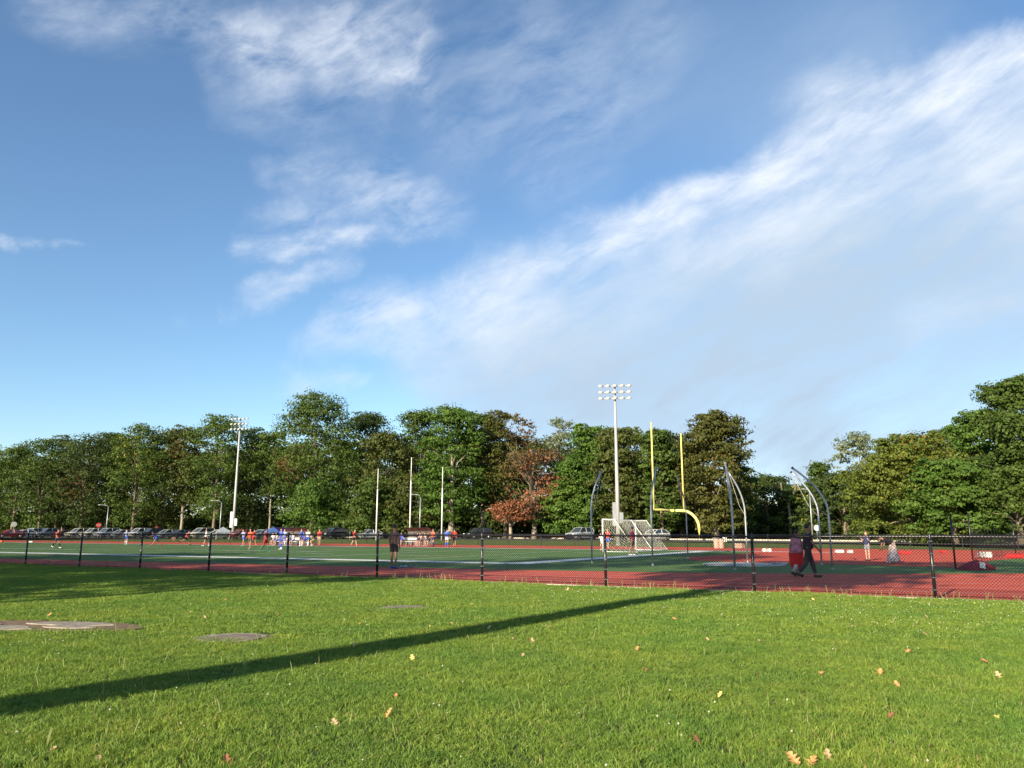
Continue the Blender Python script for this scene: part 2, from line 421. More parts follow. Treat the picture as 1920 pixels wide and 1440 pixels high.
# ------------------------------------------------------------------ near fence
fn = thing('chain_link_fence', 'long low black chain link fence between the lawn and the red track', 'fence', tuple(FE(0, 0)))
FH = 1.47
mp = MB(); mp.tube([(0, 0, -.1), (0, 0, FH + .01)], .040, 10).lathe([(.046, FH - .06), (.042, FH), (.036, FH + .035), (.012, FH + .055), (0.001, FH + .057)], 10)
mpost = mp.mesh('post', True)
Kp = list(range(-14, 4))
org = FE(0, 0)
for k in Kp:
    p = link('post', mpost, fn, M_black); p.location = UF * (k * SP)
    p.rotation_euler = (R(random.uniform(-.5, .5)), R(random.uniform(-.5, .5)), 0)
zr = FH - .03
MB().tube([UF * (k * SP) + Vector((0, 0, zr + random.uniform(-.012, .012))) for k in Kp], .025, 8).build('top_rail', M_black, fn, True)
MB().tube([UF * (k * SP) + Vector((0, 0, .09 + random.uniform(-.015, .015))) for k in Kp], .009, 5).build('tension_wire', M_black, fn)
# mesh: crossed wires, one panel per bay
def fabric(L, z0, z1, pitch, r, ext=0.0):
    mb = MB(); h = z1 - z0; n = int((L + h) / pitch) + 1
    for sgn in (1, -1):
        for i in range(n):
            x0 = -h + i * pitch; a = [x0, z0]; b = [x0 + h, z1]
            if a[0] < 0: a = [0, z0 - x0]
            if b[0] > L: b = [L, z1 - (b[0] - L)]
            if b[0] - a[0] < .02: continue
            if sgn < 0: a[0], b[0] = L - a[0], L - b[0]
            yo = .002 * sgn
            A_, B_ = Vector((a[0], yo, a[1])), Vector((b[0], yo, b[1]))
            d = (B_ - A_).normalized(); p1 = Vector((0, 1, 0)); p2 = d.cross(p1)
            vs_ = [q + (p1 * math.cos(t) + p2 * math.sin(t)) * r for q in (A_, B_) for t in (0, 2.094, 4.189)]
            mb.add(vs_, [(0, 1, 4, 3), (1, 2, 5, 4), (2, 0, 3, 5)])
    return mb
fm = fabric(SP, .04, FH + .035, .072, .0040).mesh('mesh_panel')
for k in Kp[:-1]:
    o = link('mesh_panel', fm, fn, M_wire); o.location = UF * (k * SP) + NF * -.028
    o.rotation_euler = (0, 0, math.atan2(UF.y, UF.x))
tie = MB().box((0, 0, 0), (.094, .094, .014))
tm = tie.mesh('tie_band')
mt_ = mat('aluminium_tie', (.32, .32, .32), .4, .1, 5., metal=.8)
for k in Kp:
    for j in range(5):
        o = link('tie_band', tm, fn, mt_); o.location = UF * (k * SP) + Vector((0, 0, .22 + j * .28))

# ------------------------------------------------------------------ far fence
ff = thing('far_chain_link_fence', 'black chain link fence along the far side of the track', 'fence', tuple(F(0, 43.5)))
fp = MB().tube([(0, 0, -.1), (0, 0, 1.25)], .03, 6).mesh('post')
ffab = fabric(4., .05, 1.22, .14, .0035).mesh('mesh_panel')
for k in range(-40, 9):
    o = link('post', fp, ff, M_black); o.location = U * (k * 4)
    if k < 8:
        o = link('mesh_panel', ffab, ff, M_wire); o.location = U * (k * 4); o.rotation_euler = (0, 0, math.atan2(U.y, U.x))
MB().tube([U * (-160) + Vector((0, 0, 1.23)), U * 32 + Vector((0, 0, 1.23))], .022, 6).build('top_rail', M_black, ff)

# ------------------------------------------------------------------ poles and lamps
def light_pole(px, py, topy, label, wid, rowh, aim):
    base = G(px, py); d = base.y
    Ht = H + (HY - topy) / FPX * d * 1.02
    t = thing('floodlight_pole', label, 'light pole', tuple(base), 0, 'stadium floodlight poles beside the field')
    MB().tube([(0, 0, -.2), (0, 0, Ht * .35), (0, 0, Ht * .7), (0, 0, Ht)], [.26, .21, .16, .11], 14).build('pole', M_pole, t, True)
    MB().lathe([(.34, 0), (.34, .12), (.28, .16), (.26, .16)], 14).build('base_collar', M_conc, t)
    for x, z, h_ in ((-.38, 3.4, 2.6), (.36, 3.0, 1.2)):
        MB().box((x, 0, z), (.42, .35, h_), bev=.03).build('control_box', M_galv, t)
    bowl = MB().lathe([(.05, .20), (.16, .17), (.25, .08), (.285, -.02), (.27, -.03), (.02, .12)], 14).mesh('floodlight', True)
    ax = Vector((math.cos(aim), math.sin(aim), 0))
    for r_ in range(3):
        z = Ht - .15 - r_ * rowh
        MB().box((0, 0, z), (wid, .09, .09), rz=aim, bev=.01).build('crossarm', M_galv, t)
        for c_ in range(5):
            o = link('floodlight', bowl, t, M_lens)
            q = ax * ((c_ - 2) / 2 * (wid / 2 - .05)) + Vector((-math.sin(aim), math.cos(aim), 0)) * -.28
            o.location = (q.x, q.y, z - .02); s_ = .95 * wid / 3.3 * 1.05; o.scale = (s_,) * 3
            o.rotation_euler = (R(38 + random.uniform(-5, 5)), 0, aim + R(random.uniform(-22, 22)) - .3)
            MB().tube([(q.x * .9, q.y * .9, z), (q.x, q.y, z + .1)], .02, 5).build('bracket', M_galv, o if False else t)
light_pole(436, 1014, 790, 'tall grey floodlight pole left of the tallest tree', 2.9, .85, R(-12))
light_pole(1160, 1023, 727, 'tall grey floodlight pole rising behind the soccer goal', 3.3, .72, R(-8))

def flagpole(px, py, topy, label):
    b = G(px, py, .35); Ht = H - .35 + (HY - topy) / FPX * b.y * 1.01
    t = thing('flagpole', label, 'pole', tuple(b), 0, 'white poles beyond the far track')
    MB().tube([(0, 0, 0), (0, 0, Ht * .72)], [.10, .085], 10).build('lower_pole', M_white, t, True)
    MB().tube([(0, 0, Ht * .72), (0, 0, Ht)], [.06, .045], 8).build('upper_pole', M_white, t, True)
    MB().lathe([(.001, Ht + .12), (.06, Ht + .08), (.08, Ht), (.001, Ht - .06)][::-1], 8).build('finial', M_white, t, True)
flagpole(705, 1013, 884, 'leftmost of the three white poles beyond the far track')
flagpole(768, 1012.5, 863, 'tallest middle one of the three white poles beyond the track')
flagpole(828, 1013, 881, 'rightmost of the three white poles beyond the far track')

def street_lamp(px, fwd, topy, label, armdir=-1, arm=1.4, m=None):
    b = at(px, fwd, .35); Ht = (H - .35) + (HY - topy) / FPX * fwd
    t = thing('street_lamp', label, 'street lamp', tuple(b), 0, 'street lamps along the road')
    m = m or M_galv
    MB().tube([(0, 0, 0), (0, 0, Ht * .94)], [.10, .07], 8).build('pole', m, t, True)
    MB().tube([(0, 0, Ht * .94), (armdir * arm * .3, 0, Ht * .99), (armdir * arm, 0, Ht)], .04, 6).build('arm', m, t, True)
    MB().box((armdir * (arm + .3), 0, Ht), (.5, .24, .13), bev=.05).build('lamp_head', M_pole, t)
street_lamp(199, 150, 948, 'cobra head street lamp above the stop sign')
street_lamp(412, 140, 940, 'thin street lamp standing left of the left floodlight pole')
street_lamp(787, 116, 929, 'slender street lamp between middle and right white poles', -1, 1.)
street_lamp(1523, 100, 919, 'street lamp with white head between the curved poles', -1, .5)

def road_sign(px, fwd, cy, rr, label, m, text=None, back=False, tm=None):
    b = at(px, fwd, .35); z = (H - .35) + (HY - cy) / FPX * fwd
    t = thing('road_sign', label, 'sign', tuple(b), math.atan2(b.y, b.x) - math.pi / 2 + .25)
    MB().tube([(0, .05, 0), (0, .05, z + rr * .9)], .035, 6).build('sign_post', M_galv, t)
    mb = MB(); n = 8
    ring = [(rr * math.cos(R(22.5 + 45 * i)), rr * math.sin(R(22.5 + 45 * i))) for i in range(n)]
    mb.add([(x, y_, z + q) for y_ in (-.012, .012) for x, q in ring], [tuple(range(n)), tuple(reversed(range(n, 2 * n)))] + [(i, i + n, (i + 1) % n + n, (i + 1) % n) for i in range(n)])
    pl = mb.build('sign_plate', m, t)
    if text:
        c_ = bpy.data.curves.new('lettering', 'FONT'); c_.body = text; c_.size = rr * .78; c_.align_x = 'CENTER'; c_.align_y = 'CENTER'; c_.extrude = .003
        to = bpy.data.objects.new('tmp', c_); COL.objects.link(to); bpy.context.view_layer.update()
        me = bpy.data.meshes.new_from_object(to.evaluated_get(bpy.context.evaluated_depsgraph_get())); bpy.data.objects.remove(to)
        me.materials.clear()
        o = link('lettering', me, pl, M_white); o.location = (0, -.017, z); o.rotation_euler = (R(90), 0, 0)
M_sred = mat('sign_red', (.62, .05, .045), .5, .1, 3.)
road_sign(184, 138, 985, .42, 'red octagonal stop sign standing behind the parked cars', M_sred, 'STOP')
road_sign(25, 138, 983.5, .46, 'pale back of a round sign above the red car', mat('sign_back', (.62, .62, .54), .6, .1, 3.))
road_sign(1532, 110, 990, .42, 'small white round sign behind the curved cage poles', M_white)
road_sign(293, 150, 990, .32, 'small dull red sign seen low between the trees', mat('sign_dull_red', (.35, .05, .05), .5, .1, 3.))

# ------------------------------------------------------------------ throwing cage poles
cage = [  # base px, base py, top py, lateral bend (m), depth bend (m), label
    (1110, 1056, 885, .66, .75, 'curved grey cage pole standing alone left of the soccer goal'),
    (1224, 1061, 880, .47, .85, 'curved grey cage pole right beside the left yellow upright'),
    (1290, 1048, 897, -.62, -.75, 'thin curved grey cage pole just right of the right yellow upright'),
    (1378, 1069, 872, .10, 1.0, 'thick straight looking grey cage pole, nearest in the middle'),
    (1402, 1055, 889, -.75, -.1, 'curved grey cage pole just behind the thick straight one'),
    (1541, 1059, 888, -1.05, .3, 'curved grey cage pole, left one of the right hand pair'),
    (1561, 1069, 880, -1.2, .45, 'curved grey cage pole, right and nearer one of the pair')]
for bx, by, ty, la, de, lab in cage:
    b = G(bx, by); Ht = H + (HY - ty) / FPX * (b.y + de) * 1.0
    t = thing('cage_pole', lab, 'pole', tuple(b), 0, 'curved poles round the throwing circle')
    pts = [Vector((0, 0, 0)), Vector((0, 0, Ht * .3)), Vector((0, 0, Ht * .55))]
    for i in range(1, 13):
        q = i / 12; pts.append(Vector((la * q ** 1.9, de * q ** 1.9, Ht * (.55 + .45 * q))))
    thin = 1.0 if bx != 1290 else .8
    MB().tube(pts, .042 * thin, 10).build('pole', M_galv, t, True)
    d_ = (pts[-1] - pts[-2]).normalized()
    MB().tube([pts[-1] - d_ * .02, pts[-1] + d_ * .05], .054 * thin, 10).build('end_cap', M_black if la < -.9 else M_galv, t)
    MB().tube([Vector((0, 0, -.02)), Vector((0, 0, .10))], .060, 10).build('ground_sleeve', M_galv, t)
    MB().tube([pts[-1] - Vector((0, 0, .05)), Vector((la * .35, de * .35, Ht * .62)), Vector((.06, 0, Ht * .5))], .008, 4).build('halyard', M_net, t)

# ------------------------------------------------------------------ football goal
gc = G(1313, 1038) - U * 2.1
fg = thing('football_goal', 'yellow gooseneck football goal post with two tall uprights', 'goal post', (gc.x, gc.y, 0))
hw = 3.6; zb = 3.05
MB().tube([V * -hw + Vector((0, 0, zb)), V * hw + Vector((0, 0, zb))], .075, 12).build('crossbar', M_yellow, fg, True)
for s in (-1, 1):
    MB().tube([V * (s * hw) + Vector((0, 0, zb - .05)), V * (s * hw) + Vector((0, 0, zb + 6.05))], [.062, .055], 10).build('upright', M_yellow, fg, True)
pts = [U * .0 + Vector((0, 0, zb - .02)), U * .5 + Vector((0, 0, zb - .02))]
for i in range(0, 11):
    a = R(90 * i / 10); pts.append(U * (.85 + 1.25 * math.sin(a)) + Vector((0, 0, zb - .02 - 1.25 * (1 - math.cos(a)))))
pts += [U * 2.1 + Vector((0, 0, 1.)), U * 2.1 + Vector((0, 0, 0))]
MB().tube(pts, .10, 14).build('gooseneck', M_yellow, fg, True)
MB().lathe([(.2, 0), (.2, .02), (.1, .02)], 14, U * 2.1).build('base_plate', M_galv, fg)

# ------------------------------------------------------------------ soccer goal
g0 = G(1131, 1035.5)
sg = thing('soccer_goal', 'white soccer goal with net seen from behind the end line', 'soccer goal', tuple(g0))
gw, gh, dt, db = 7.32, 2.44, .95, 2.7
def gp(w, d, z): return V * w + U * d + Vector((0, 0, z))
for w in (0, gw):
    MB().tube([gp(w, 0, 0), gp(w, 0, gh)], .055, 10).build('goal_post', M_white, sg, True)
    MB().tube([gp(w, 0, gh), gp(w, dt, gh), gp(w, db, .05), gp(w, 0, .05)], .032, 8).build('side_frame', M_white, sg)
MB().tube([gp(0, 0, gh), gp(gw, 0, gh)], .055, 10).build('crossbar', M_white, sg, True)
MB().tube([gp(0, db, .05), gp(gw, db, .05)], .032, 8).build('ground_bar', M_white, sg)
MB().tube([gp(gw * .5, dt, gh), gp(gw * .5, db, .05)], .028, 8).build('back_brace', M_white, sg)
nb = MB(); st = .19
def seg(a, b, r=.0055):
    nb.tube([a, b], r, 3, False)
def sheet(fn_, nu_, nv_):   # diamond net on a patch
    for i in range(nu_):
        for j in range(nv_):
            a0, a1, b0, b1 = i / nu_, (i + 1) / nu_, j / nv_, (j + 1) / nv_
            if (i + j) % 2: seg(fn_(a0, b0), fn_(a1, b1))
            else: seg(fn_(a1, b0), fn_(a0, b1))
sheet(lambda a, b: gp(a * gw, dt + (db - dt) * b, gh - (gh - .05) * b) - U * .12 * math.sin(math.pi * b) * 1., 44, 17)
sheet(lambda a, b: gp(a * gw, dt * b, gh - .10 * math.sin(math.pi * b)), 44, 6)
for w in (0, gw):
    sheet(lambda a, b: gp(w, a * (dt + (db - dt) * (1 - b)), gh * b), 15, 15)
net = nb.build('net', M_net, sg); net['kind'] = 'stuff'
nb = MB()
for i in range(26):   # net gathered and sagging from the crossbar
    a = random.uniform(.35, .85); b2 = a + random.uniform(-.08, .08)
    seg(gp(a * gw, .3, gh - .02), gp((.62 + (a - .62) * .35) * gw, .7 + random.random() * .3, gh - .7 - random.random() * .5), .010)
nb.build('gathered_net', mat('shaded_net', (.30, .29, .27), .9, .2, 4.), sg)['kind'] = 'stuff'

# ------------------------------------------------------------------ corner net cage at right
nt = thing('discus_net', 'black poles and dark net cage at the right edge beyond the fence', 'net cage', tuple(G(1792, 1067)))
P1, P2, P3, P4 = G(1792, 1067), G(1824, 1050), G(1905, 1040), G(1990, 1048)
o0 = G(1792, 1067)
for P_, hh in ((P1, 2.3), (P2, 2.6), (P3, 2.3), (P4, 2.3)):
    q = P_ - o0; MB().tube([q, q + Vector((0, 0, hh))], .04, 8).build('net_pole', M_black, nt, True)
nb = MB()
for (A_, B_) in ((P2, P3), (P3, P4)):
    a, b = A_ - o0, B_ - o0
    n = int((b - a).length / .16)
    sheet(lambda p, q: a.lerp(b, p) + Vector((0, 0, .05 + 1.5 * q * (1 - .15 * math.sin(math.pi * p)))), n, 9)
nb.build('side_net', M_netd, nt)['kind'] = 'stuff'
nb = MB()
for i in range(9):
    a = P2 - o0 + Vector((0, 0, 1.9 - i * .05)); b = G(1848 + i * 4.5, 1066) - o0
    seg(a.lerp(P3 - o0 + Vector((0, 0, 1.9)), i / 14), b, .008)
nb.build('guy_lines', M_netd, nt)['kind'] = 'stuff'

# ------------------------------------------------------------------ small items beyond the fence
M_mar = mat('maroon_canvas', (.22, .022, .045), .85, .3, 6.)
M_redp = mat('red_vinyl_pad', (.50, .03, .03), .5, .12, 5.)
M_whp = mat('white_plastic', (.68, .67, .62), .5, .1, 5.)
M_blue = mat('royal_blue_cloth', (.035, .075, .38), .85, .2, 6.)
b = G(1835, 1069)
t = thing('equipment_bag', 'maroon equipment heap with white panel lying under the black poles', 'equipment', tuple(b))
mb = MB()
nr, ns_ = 7, 14; vs_ = []
for i in range(nr):
    q = i / (nr - 1)
    for j in range(ns_):
        a = 2 * math.pi * j / ns_; rr = (1 - q ** 2.2) ** .5 if q < 1 else 0.02
        k_ = 1 + .16 * math.sin(3 * a + 1) + .1 * math.sin(5 * a + i)
        vs_.append((math.cos(a) * 1.15 * rr * k_ + .1 * q - .2, math.sin(a) * .45 * rr * k_, .02 + .46 * q * (1 + .2 * math.sin(2 * a))))
mb.add(vs_, [(i * ns_ + j, i * ns_ + (j + 1) % ns_, (i + 1) * ns_ + (j + 1) % ns_, (i + 1) * ns_ + j) for i in range(nr - 1) for j in range(ns_)] + [tuple(range((nr - 1) * ns_, nr * ns_))])
t.scale = (.6, .6, .75)
mb.build('canvas_cover', M_mar, t, True)
MB().box((.02, -.47, .27), (.36, .05, .34), M=Matrix.Rotation(R(-18), 4, 'X') @ Matrix.Rotation(R(12), 4, 'Y')).build('white_panel', M_whp, t)
MB().tube([(-.9, -.1, .05), (-.5, -.3, .3), (0, -.4, .5), (.6, -.3, .2), (1.1, -.2, .05)], .03, 6).build('edge_piping', M_redp, t)
def pad(px, py, w, h_, label, m, dd=.35, cat='pad', grp=None, name='landing_pad', legs=True):
    b_ = G(px, py); t = thing(name, label, cat, tuple(b_), random.uniform(-.2, .2), grp)
    MB().box((0, 0, h_ / 2 + .03), (w, dd, h_), bev=.03).build('block', m, t)
    MB().box((0, 0, h_ + .05), (w * .94, dd * .8, .035), bev=.01).build('lid', m, t)
    for s in (-1, 1): MB().box((s * w * .38, 0, .015), (.08, dd * .9, .03)).build('foot', M_black, t)
pad(1433, 1035.5, .26, .22, 'small white box, left of two side by side on the far track', M_whp, grp='white boxes on the far red track')
pad(1442.5, 1035.7, .24, .22, 'small white box, right of two side by side on the far track', M_whp, grp='white boxes on the far red track')
pad(1574, 1037.5, .55, .18, 'long white block on the far track right of the black clad walker', M_whp)
pad(1594, 1038.3, .3, .2, 'white and black block beside the long white block', mat('worn_white', (.5, .5, .48), .6, .4, 9.))
pad(1697, 1039.5, .75, .13, 'red pad lying right of the bending person', M_redp)
pad(1768, 1037.5, .30, .16, 'small red pad on the far track between two posts', M_redp)
pad(1847, 1046.5, .66, .30, 'white pad on the far track left of the corner net', M_whp)
pad(1903, 1047, .85, .2, 'red pad at the right edge by the corner net', M_redp)
pad(1461, 1058.8, .75, .05, 'flat pink and white mat beside the throwing circle', mat('pink_mat', (.6, .2, .22), .6, .5, 5., col2=(.7, .6, .6)))
pad(57, 1017.5, .75, .14, 'white low board on the far red track at left', M_whp)
pad(2, 1017, .45, .22, 'orange red pad at the left edge of the far track', mat('orange_pad', (.7, .1, .03), .6, .1, 4.))
pad(325, 1014.5, .7, .55, 'brown wooden crate stand beyond the far track', mat('brown_crate', (.20, .12, .07), .8, .3, 4.), cat='crate', name='wooden_crate')
for i, (px, py) in enumerate(((1344, 1028), (1352.5, 1028))):
    b_ = G(px, py); t = thing('litter_barrel', ('left' if i == 0 else 'right') + ' one of two tan litter barrels beyond the gooseneck post', 'litter bin', tuple(b_), 0, 'tan litter barrels beyond the far track')
    MB().lathe([(.25, 0), (.28, .3), (.27, .6), (.28, .85), (.25, .86), (.24, .3)], 14).build('barrel', mat('tan_barrel', (.42, .30, .22), .8, .3, 5.), t, True)
    MB().lathe([(.29, .83), (.295, .88), (.28, .89)], 14).build('rim', M_galv, t)
pad(1359, 1022, .42, 1.0, 'tall white cabinet beside the tan litter barrels', M_whp, cat='cabinet', name='white_cabinet')
pad(1386, 1029, .9, .42, 'low tan block seen between the cage poles beyond the track', mat('tan_block', (.42, .30, .22), .8, .3, 5.))
# bags beside the shirtless man
def bag(px, py, L_, h_, m, label):
    b_ = G(px, py); t = thing('sports_bag', label, 'bag', tuple(b_), random.uniform(-.3, .3))
    MB().tube([(-L_ / 2, 0, h_ * .45), (-L_ * .4, 0, h_ * .5), (0, 0, h_ * .52), (L_ * .4, 0, h_ * .5), (L_ / 2, 0, h_ * .42)], [h_ * .25, h_ * .5, h_ * .55, h_ * .5, h_ * .2], 10).build('bag_body', m, t, True)
    MB().tube([(-L_ * .25, 0, h_ * .9), (-L_ * .1, 0, h_ * 1.35), (L_ * .1, 0, h_ * 1.35), (L_ * .25, 0, h_ * .9)], .012, 5).build('handle', M_black, t)
bag(757, 1065, .32, .12, mat('light_blue_cloth', (.28, .38, .50), .8, .3, 12.), 'small pale blue bag on the track edge beside the shirtless man')
bag(776, 1065.5, .34, .10, mat('dark_bag', (.04, .045, .06), .8, .3, 8., col2=(.3, .32, .35)), 'small dark bag on the track edge right of the pale blue one')
# ball
b_ = G(527.5, 1030.8)
bm_ = MB(); M_ball = mat('ball_skin', (.72, .72, .70), .4, .35, 22.)
bm_.lathe([(.001, 0), (.055, .02), (.095, .06), (.11, .11), (.095, .16), (.055, .20), (.001, .22)], 12)
o = bm_.build('soccer_ball', M_ball, None, True); o.location = b_; tag(o, 'white soccer ball at the feet of the blue player near the shelter', 'ball')

# team shelters and benches
M_pan = mat('smoked_panel', (.10, .10, .09), .25, .3, 3.)
def shelter(px, py, wid, label, roof):
    b_ = G(px, py); rz = math.atan2(U.y, U.x)
    t = thing('team_shelter', label, 'shelter', tuple(b_), rz, 'team shelters on the far touchline')
    prof = [(1.15, .02), (1.2, .9), (1.1, 1.5), (.7, 1.85), (.1, 1.98)]      # back curving to the roof, opening towards -y
    nbay = 4
    for i in range(nbay + 1):
        x = -wid / 2 + wid * i / nbay
        MB().tube([(x, y_, z_) for y_, z_ in prof], .028, 6).build('frame_rib', M_black, t)
    for z_, y_ in ((.1, 1.16), (1.0, 1.19), (1.95, .1)):
        MB().tube([(-wid / 2, y_, z_), (wid / 2, y_, z_)], .022, 6).build('rail', M_black, t)
    for i in range(nbay):
        x0, x1 = -wid / 2 + wid * i / nbay + .03, -wid / 2 + wid * (i + 1) / nbay - .03
        mb = MB()
        vs_ = [(x, y_ + o_, z_) for o_ in (0, .012) for (y_, z_) in prof for x in (x0, x1)]
        n2 = len(prof) * 2; fs_ = []
        for j in range(len(prof) - 1):
            a = 2 * j; fs_ += [(a, a + 1, a + 3, a + 2), (n2 + a, n2 + a + 2, n2 + a + 3, n2 + a + 1)]
        mb.add(vs_, fs_); mb.build('panel', M_pan if not roof else MATS['royal_blue_cloth'] if i < roof else M_pan, t)
    return t
def bench(px, py, wid, label, m=None):
    b_ = G(px, py); rz = math.atan2(U.y, U.x)
    t = thing('team_bench', label, 'bench', tuple(b_), rz)
    MB().box((0, 0, .45), (wid, .34, .05), bev=.01).build('seat', m or M_white, t)
    MB().box((0, .2, .74), (wid, .04, .22), bev=.01).build('backrest', m or M_white, t)
    for s in (-1, -.33, .33, 1):
        MB().box((s * wid * .45, .05, .21), (.06, .3, .42)).build('leg', M_galv, t)
    return t
shelter(777, 1021.5, 3.6, 'curved team shelter with smoked panels behind the shirtless man', 0)
shelter(537, 1021.5, 4.8, 'curved team shelter crowded with blue clad players', 1)
bench(767, 1023.2, 2.2, 'white team bench under the shelter right of the shirtless man')
bench(538, 1022.8, 3.6, 'white team bench under the shelter crowded with blue clad players')

# ------------------------------------------------------------------ canopy tents
def canopy(px, fwd, w, h_, label, m):
    b_ = at(px, fwd, .35); t = thing('canopy_tent', label, 'tent', tuple(b_), .4)
    for sx in (-1, 1):
        for sy in (-1, 1): MB().tube([(sx * w / 2, sy * w / 2, 0), (sx * w / 2, sy * w / 2, h_)], .03, 6).build('leg', M_galv, t)
    mb = MB(); q = w / 2 + .05
    mb.add([(-q, -q, h_ - .2), (q, -q, h_ - .2), (q, q, h_ - .2), (-q, q, h_ - .2), (-q, -q, h_), (q, -q, h_), (q, q, h_), (-q, q, h_), (0, 0, h_ + .65)],
           [(0, 1, 5, 4), (1, 2, 6, 5), (2, 3, 7, 6), (3, 0, 4, 7), (4, 5, 8), (5, 6, 8), (6, 7, 8), (7, 4, 8)])
    mb.build('canopy', m, t)
canopy(418, 118, 1.8, 1.2, 'pale grey pop up canopy between the white cars', mat('grey_canvas', (.22, .25, .28), .8, .2, 2.))
canopy(513, 118, 2.4, 1.2, 'blue pop up canopy behind the first team shelter', mat('blue_canvas', (.04, .10, .30), .8, .2, 2.))
canopy(545, 120, 2.6, 1.2, 'dark maroon pop up canopy right of the blue one', mat('dark_canvas', (.06, .02, .025), .8, .2, 2.))
canopy(630, 122, 3.6, 1.3, 'black pop up canopy over the dark parked car', mat('black_canvas', (.015, .016, .02), .7, .2, 2.))

# ------------------------------------------------------------------ houses seen through the trees
def house(px, fwd, w, d_, h_, rh, label, wallm, roofm, rz):
    b_ = at(px, fwd, .35); t = thing('house', label, 'house', tuple(b_), rz)
    MB().box((0, 0, h_ / 2), (w, d_, h_)).build('wall', wallm, t)
    q = .4; mb = MB()
    mb.add([(-w / 2 - q, -d_ / 2 - q, h_ - .1), (w / 2 + q, -d_ / 2 - q, h_ - .1), (w / 2 + q, d_ / 2 + q, h_ - .1), (-w / 2 - q, d_ / 2 + q, h_ - .1), (-w / 2 - q, 0, h_ + rh), (w / 2 + q, 0, h_ + rh)],
           [(0, 1, 5, 4), (2, 3, 4, 5), (1, 2, 5), (3, 0, 4), (3, 2, 1, 0)])
    rf = mb.build('roof', roofm, t)
    MB().box((w * .25, 0, h_ + rh), (.8, .8, 1.4)).build('chimney', mat('brick_red', (.28, .10, .07), .9, .3, 4.), rf)
    for i in range(4):
        x = -w / 2 + w * (i + .5) / 4
        fr = MB().box((x, -d_ / 2 - .03, h_ * .5), (1.3, .08, 1.6)).build('window', M_white, t)
        MB().box((x, -d_ / 2 - .08, h_ * .5), (1.1, .04, 1.4)).build('pane', M_glass, fr)
    fr = MB().box((0, -d_ / 2 - .04, 1.05), (1.1, .1, 2.1)).build('door', M_bark, t)
M_wallg = mat('grey_siding', (.22, .20, .18), .9, .2, 2.); M_wallp = mat('peach_stucco', (.55, .33, .22), .9, .15, 2.)
M_roof = mat('grey_shingle', (.20, .185, .17), .9, .25, 6.)
house(38, 215, 13, 8, 3.4, 3.0, 'grey house with dim porch seen behind the leftmost trees', M_wallg, M_roof, .5)
house(640, 205, 9, 8, 5.0, 2.5, 'peach coloured house showing through a gap between the trees', M_wallp, M_roof, .3)

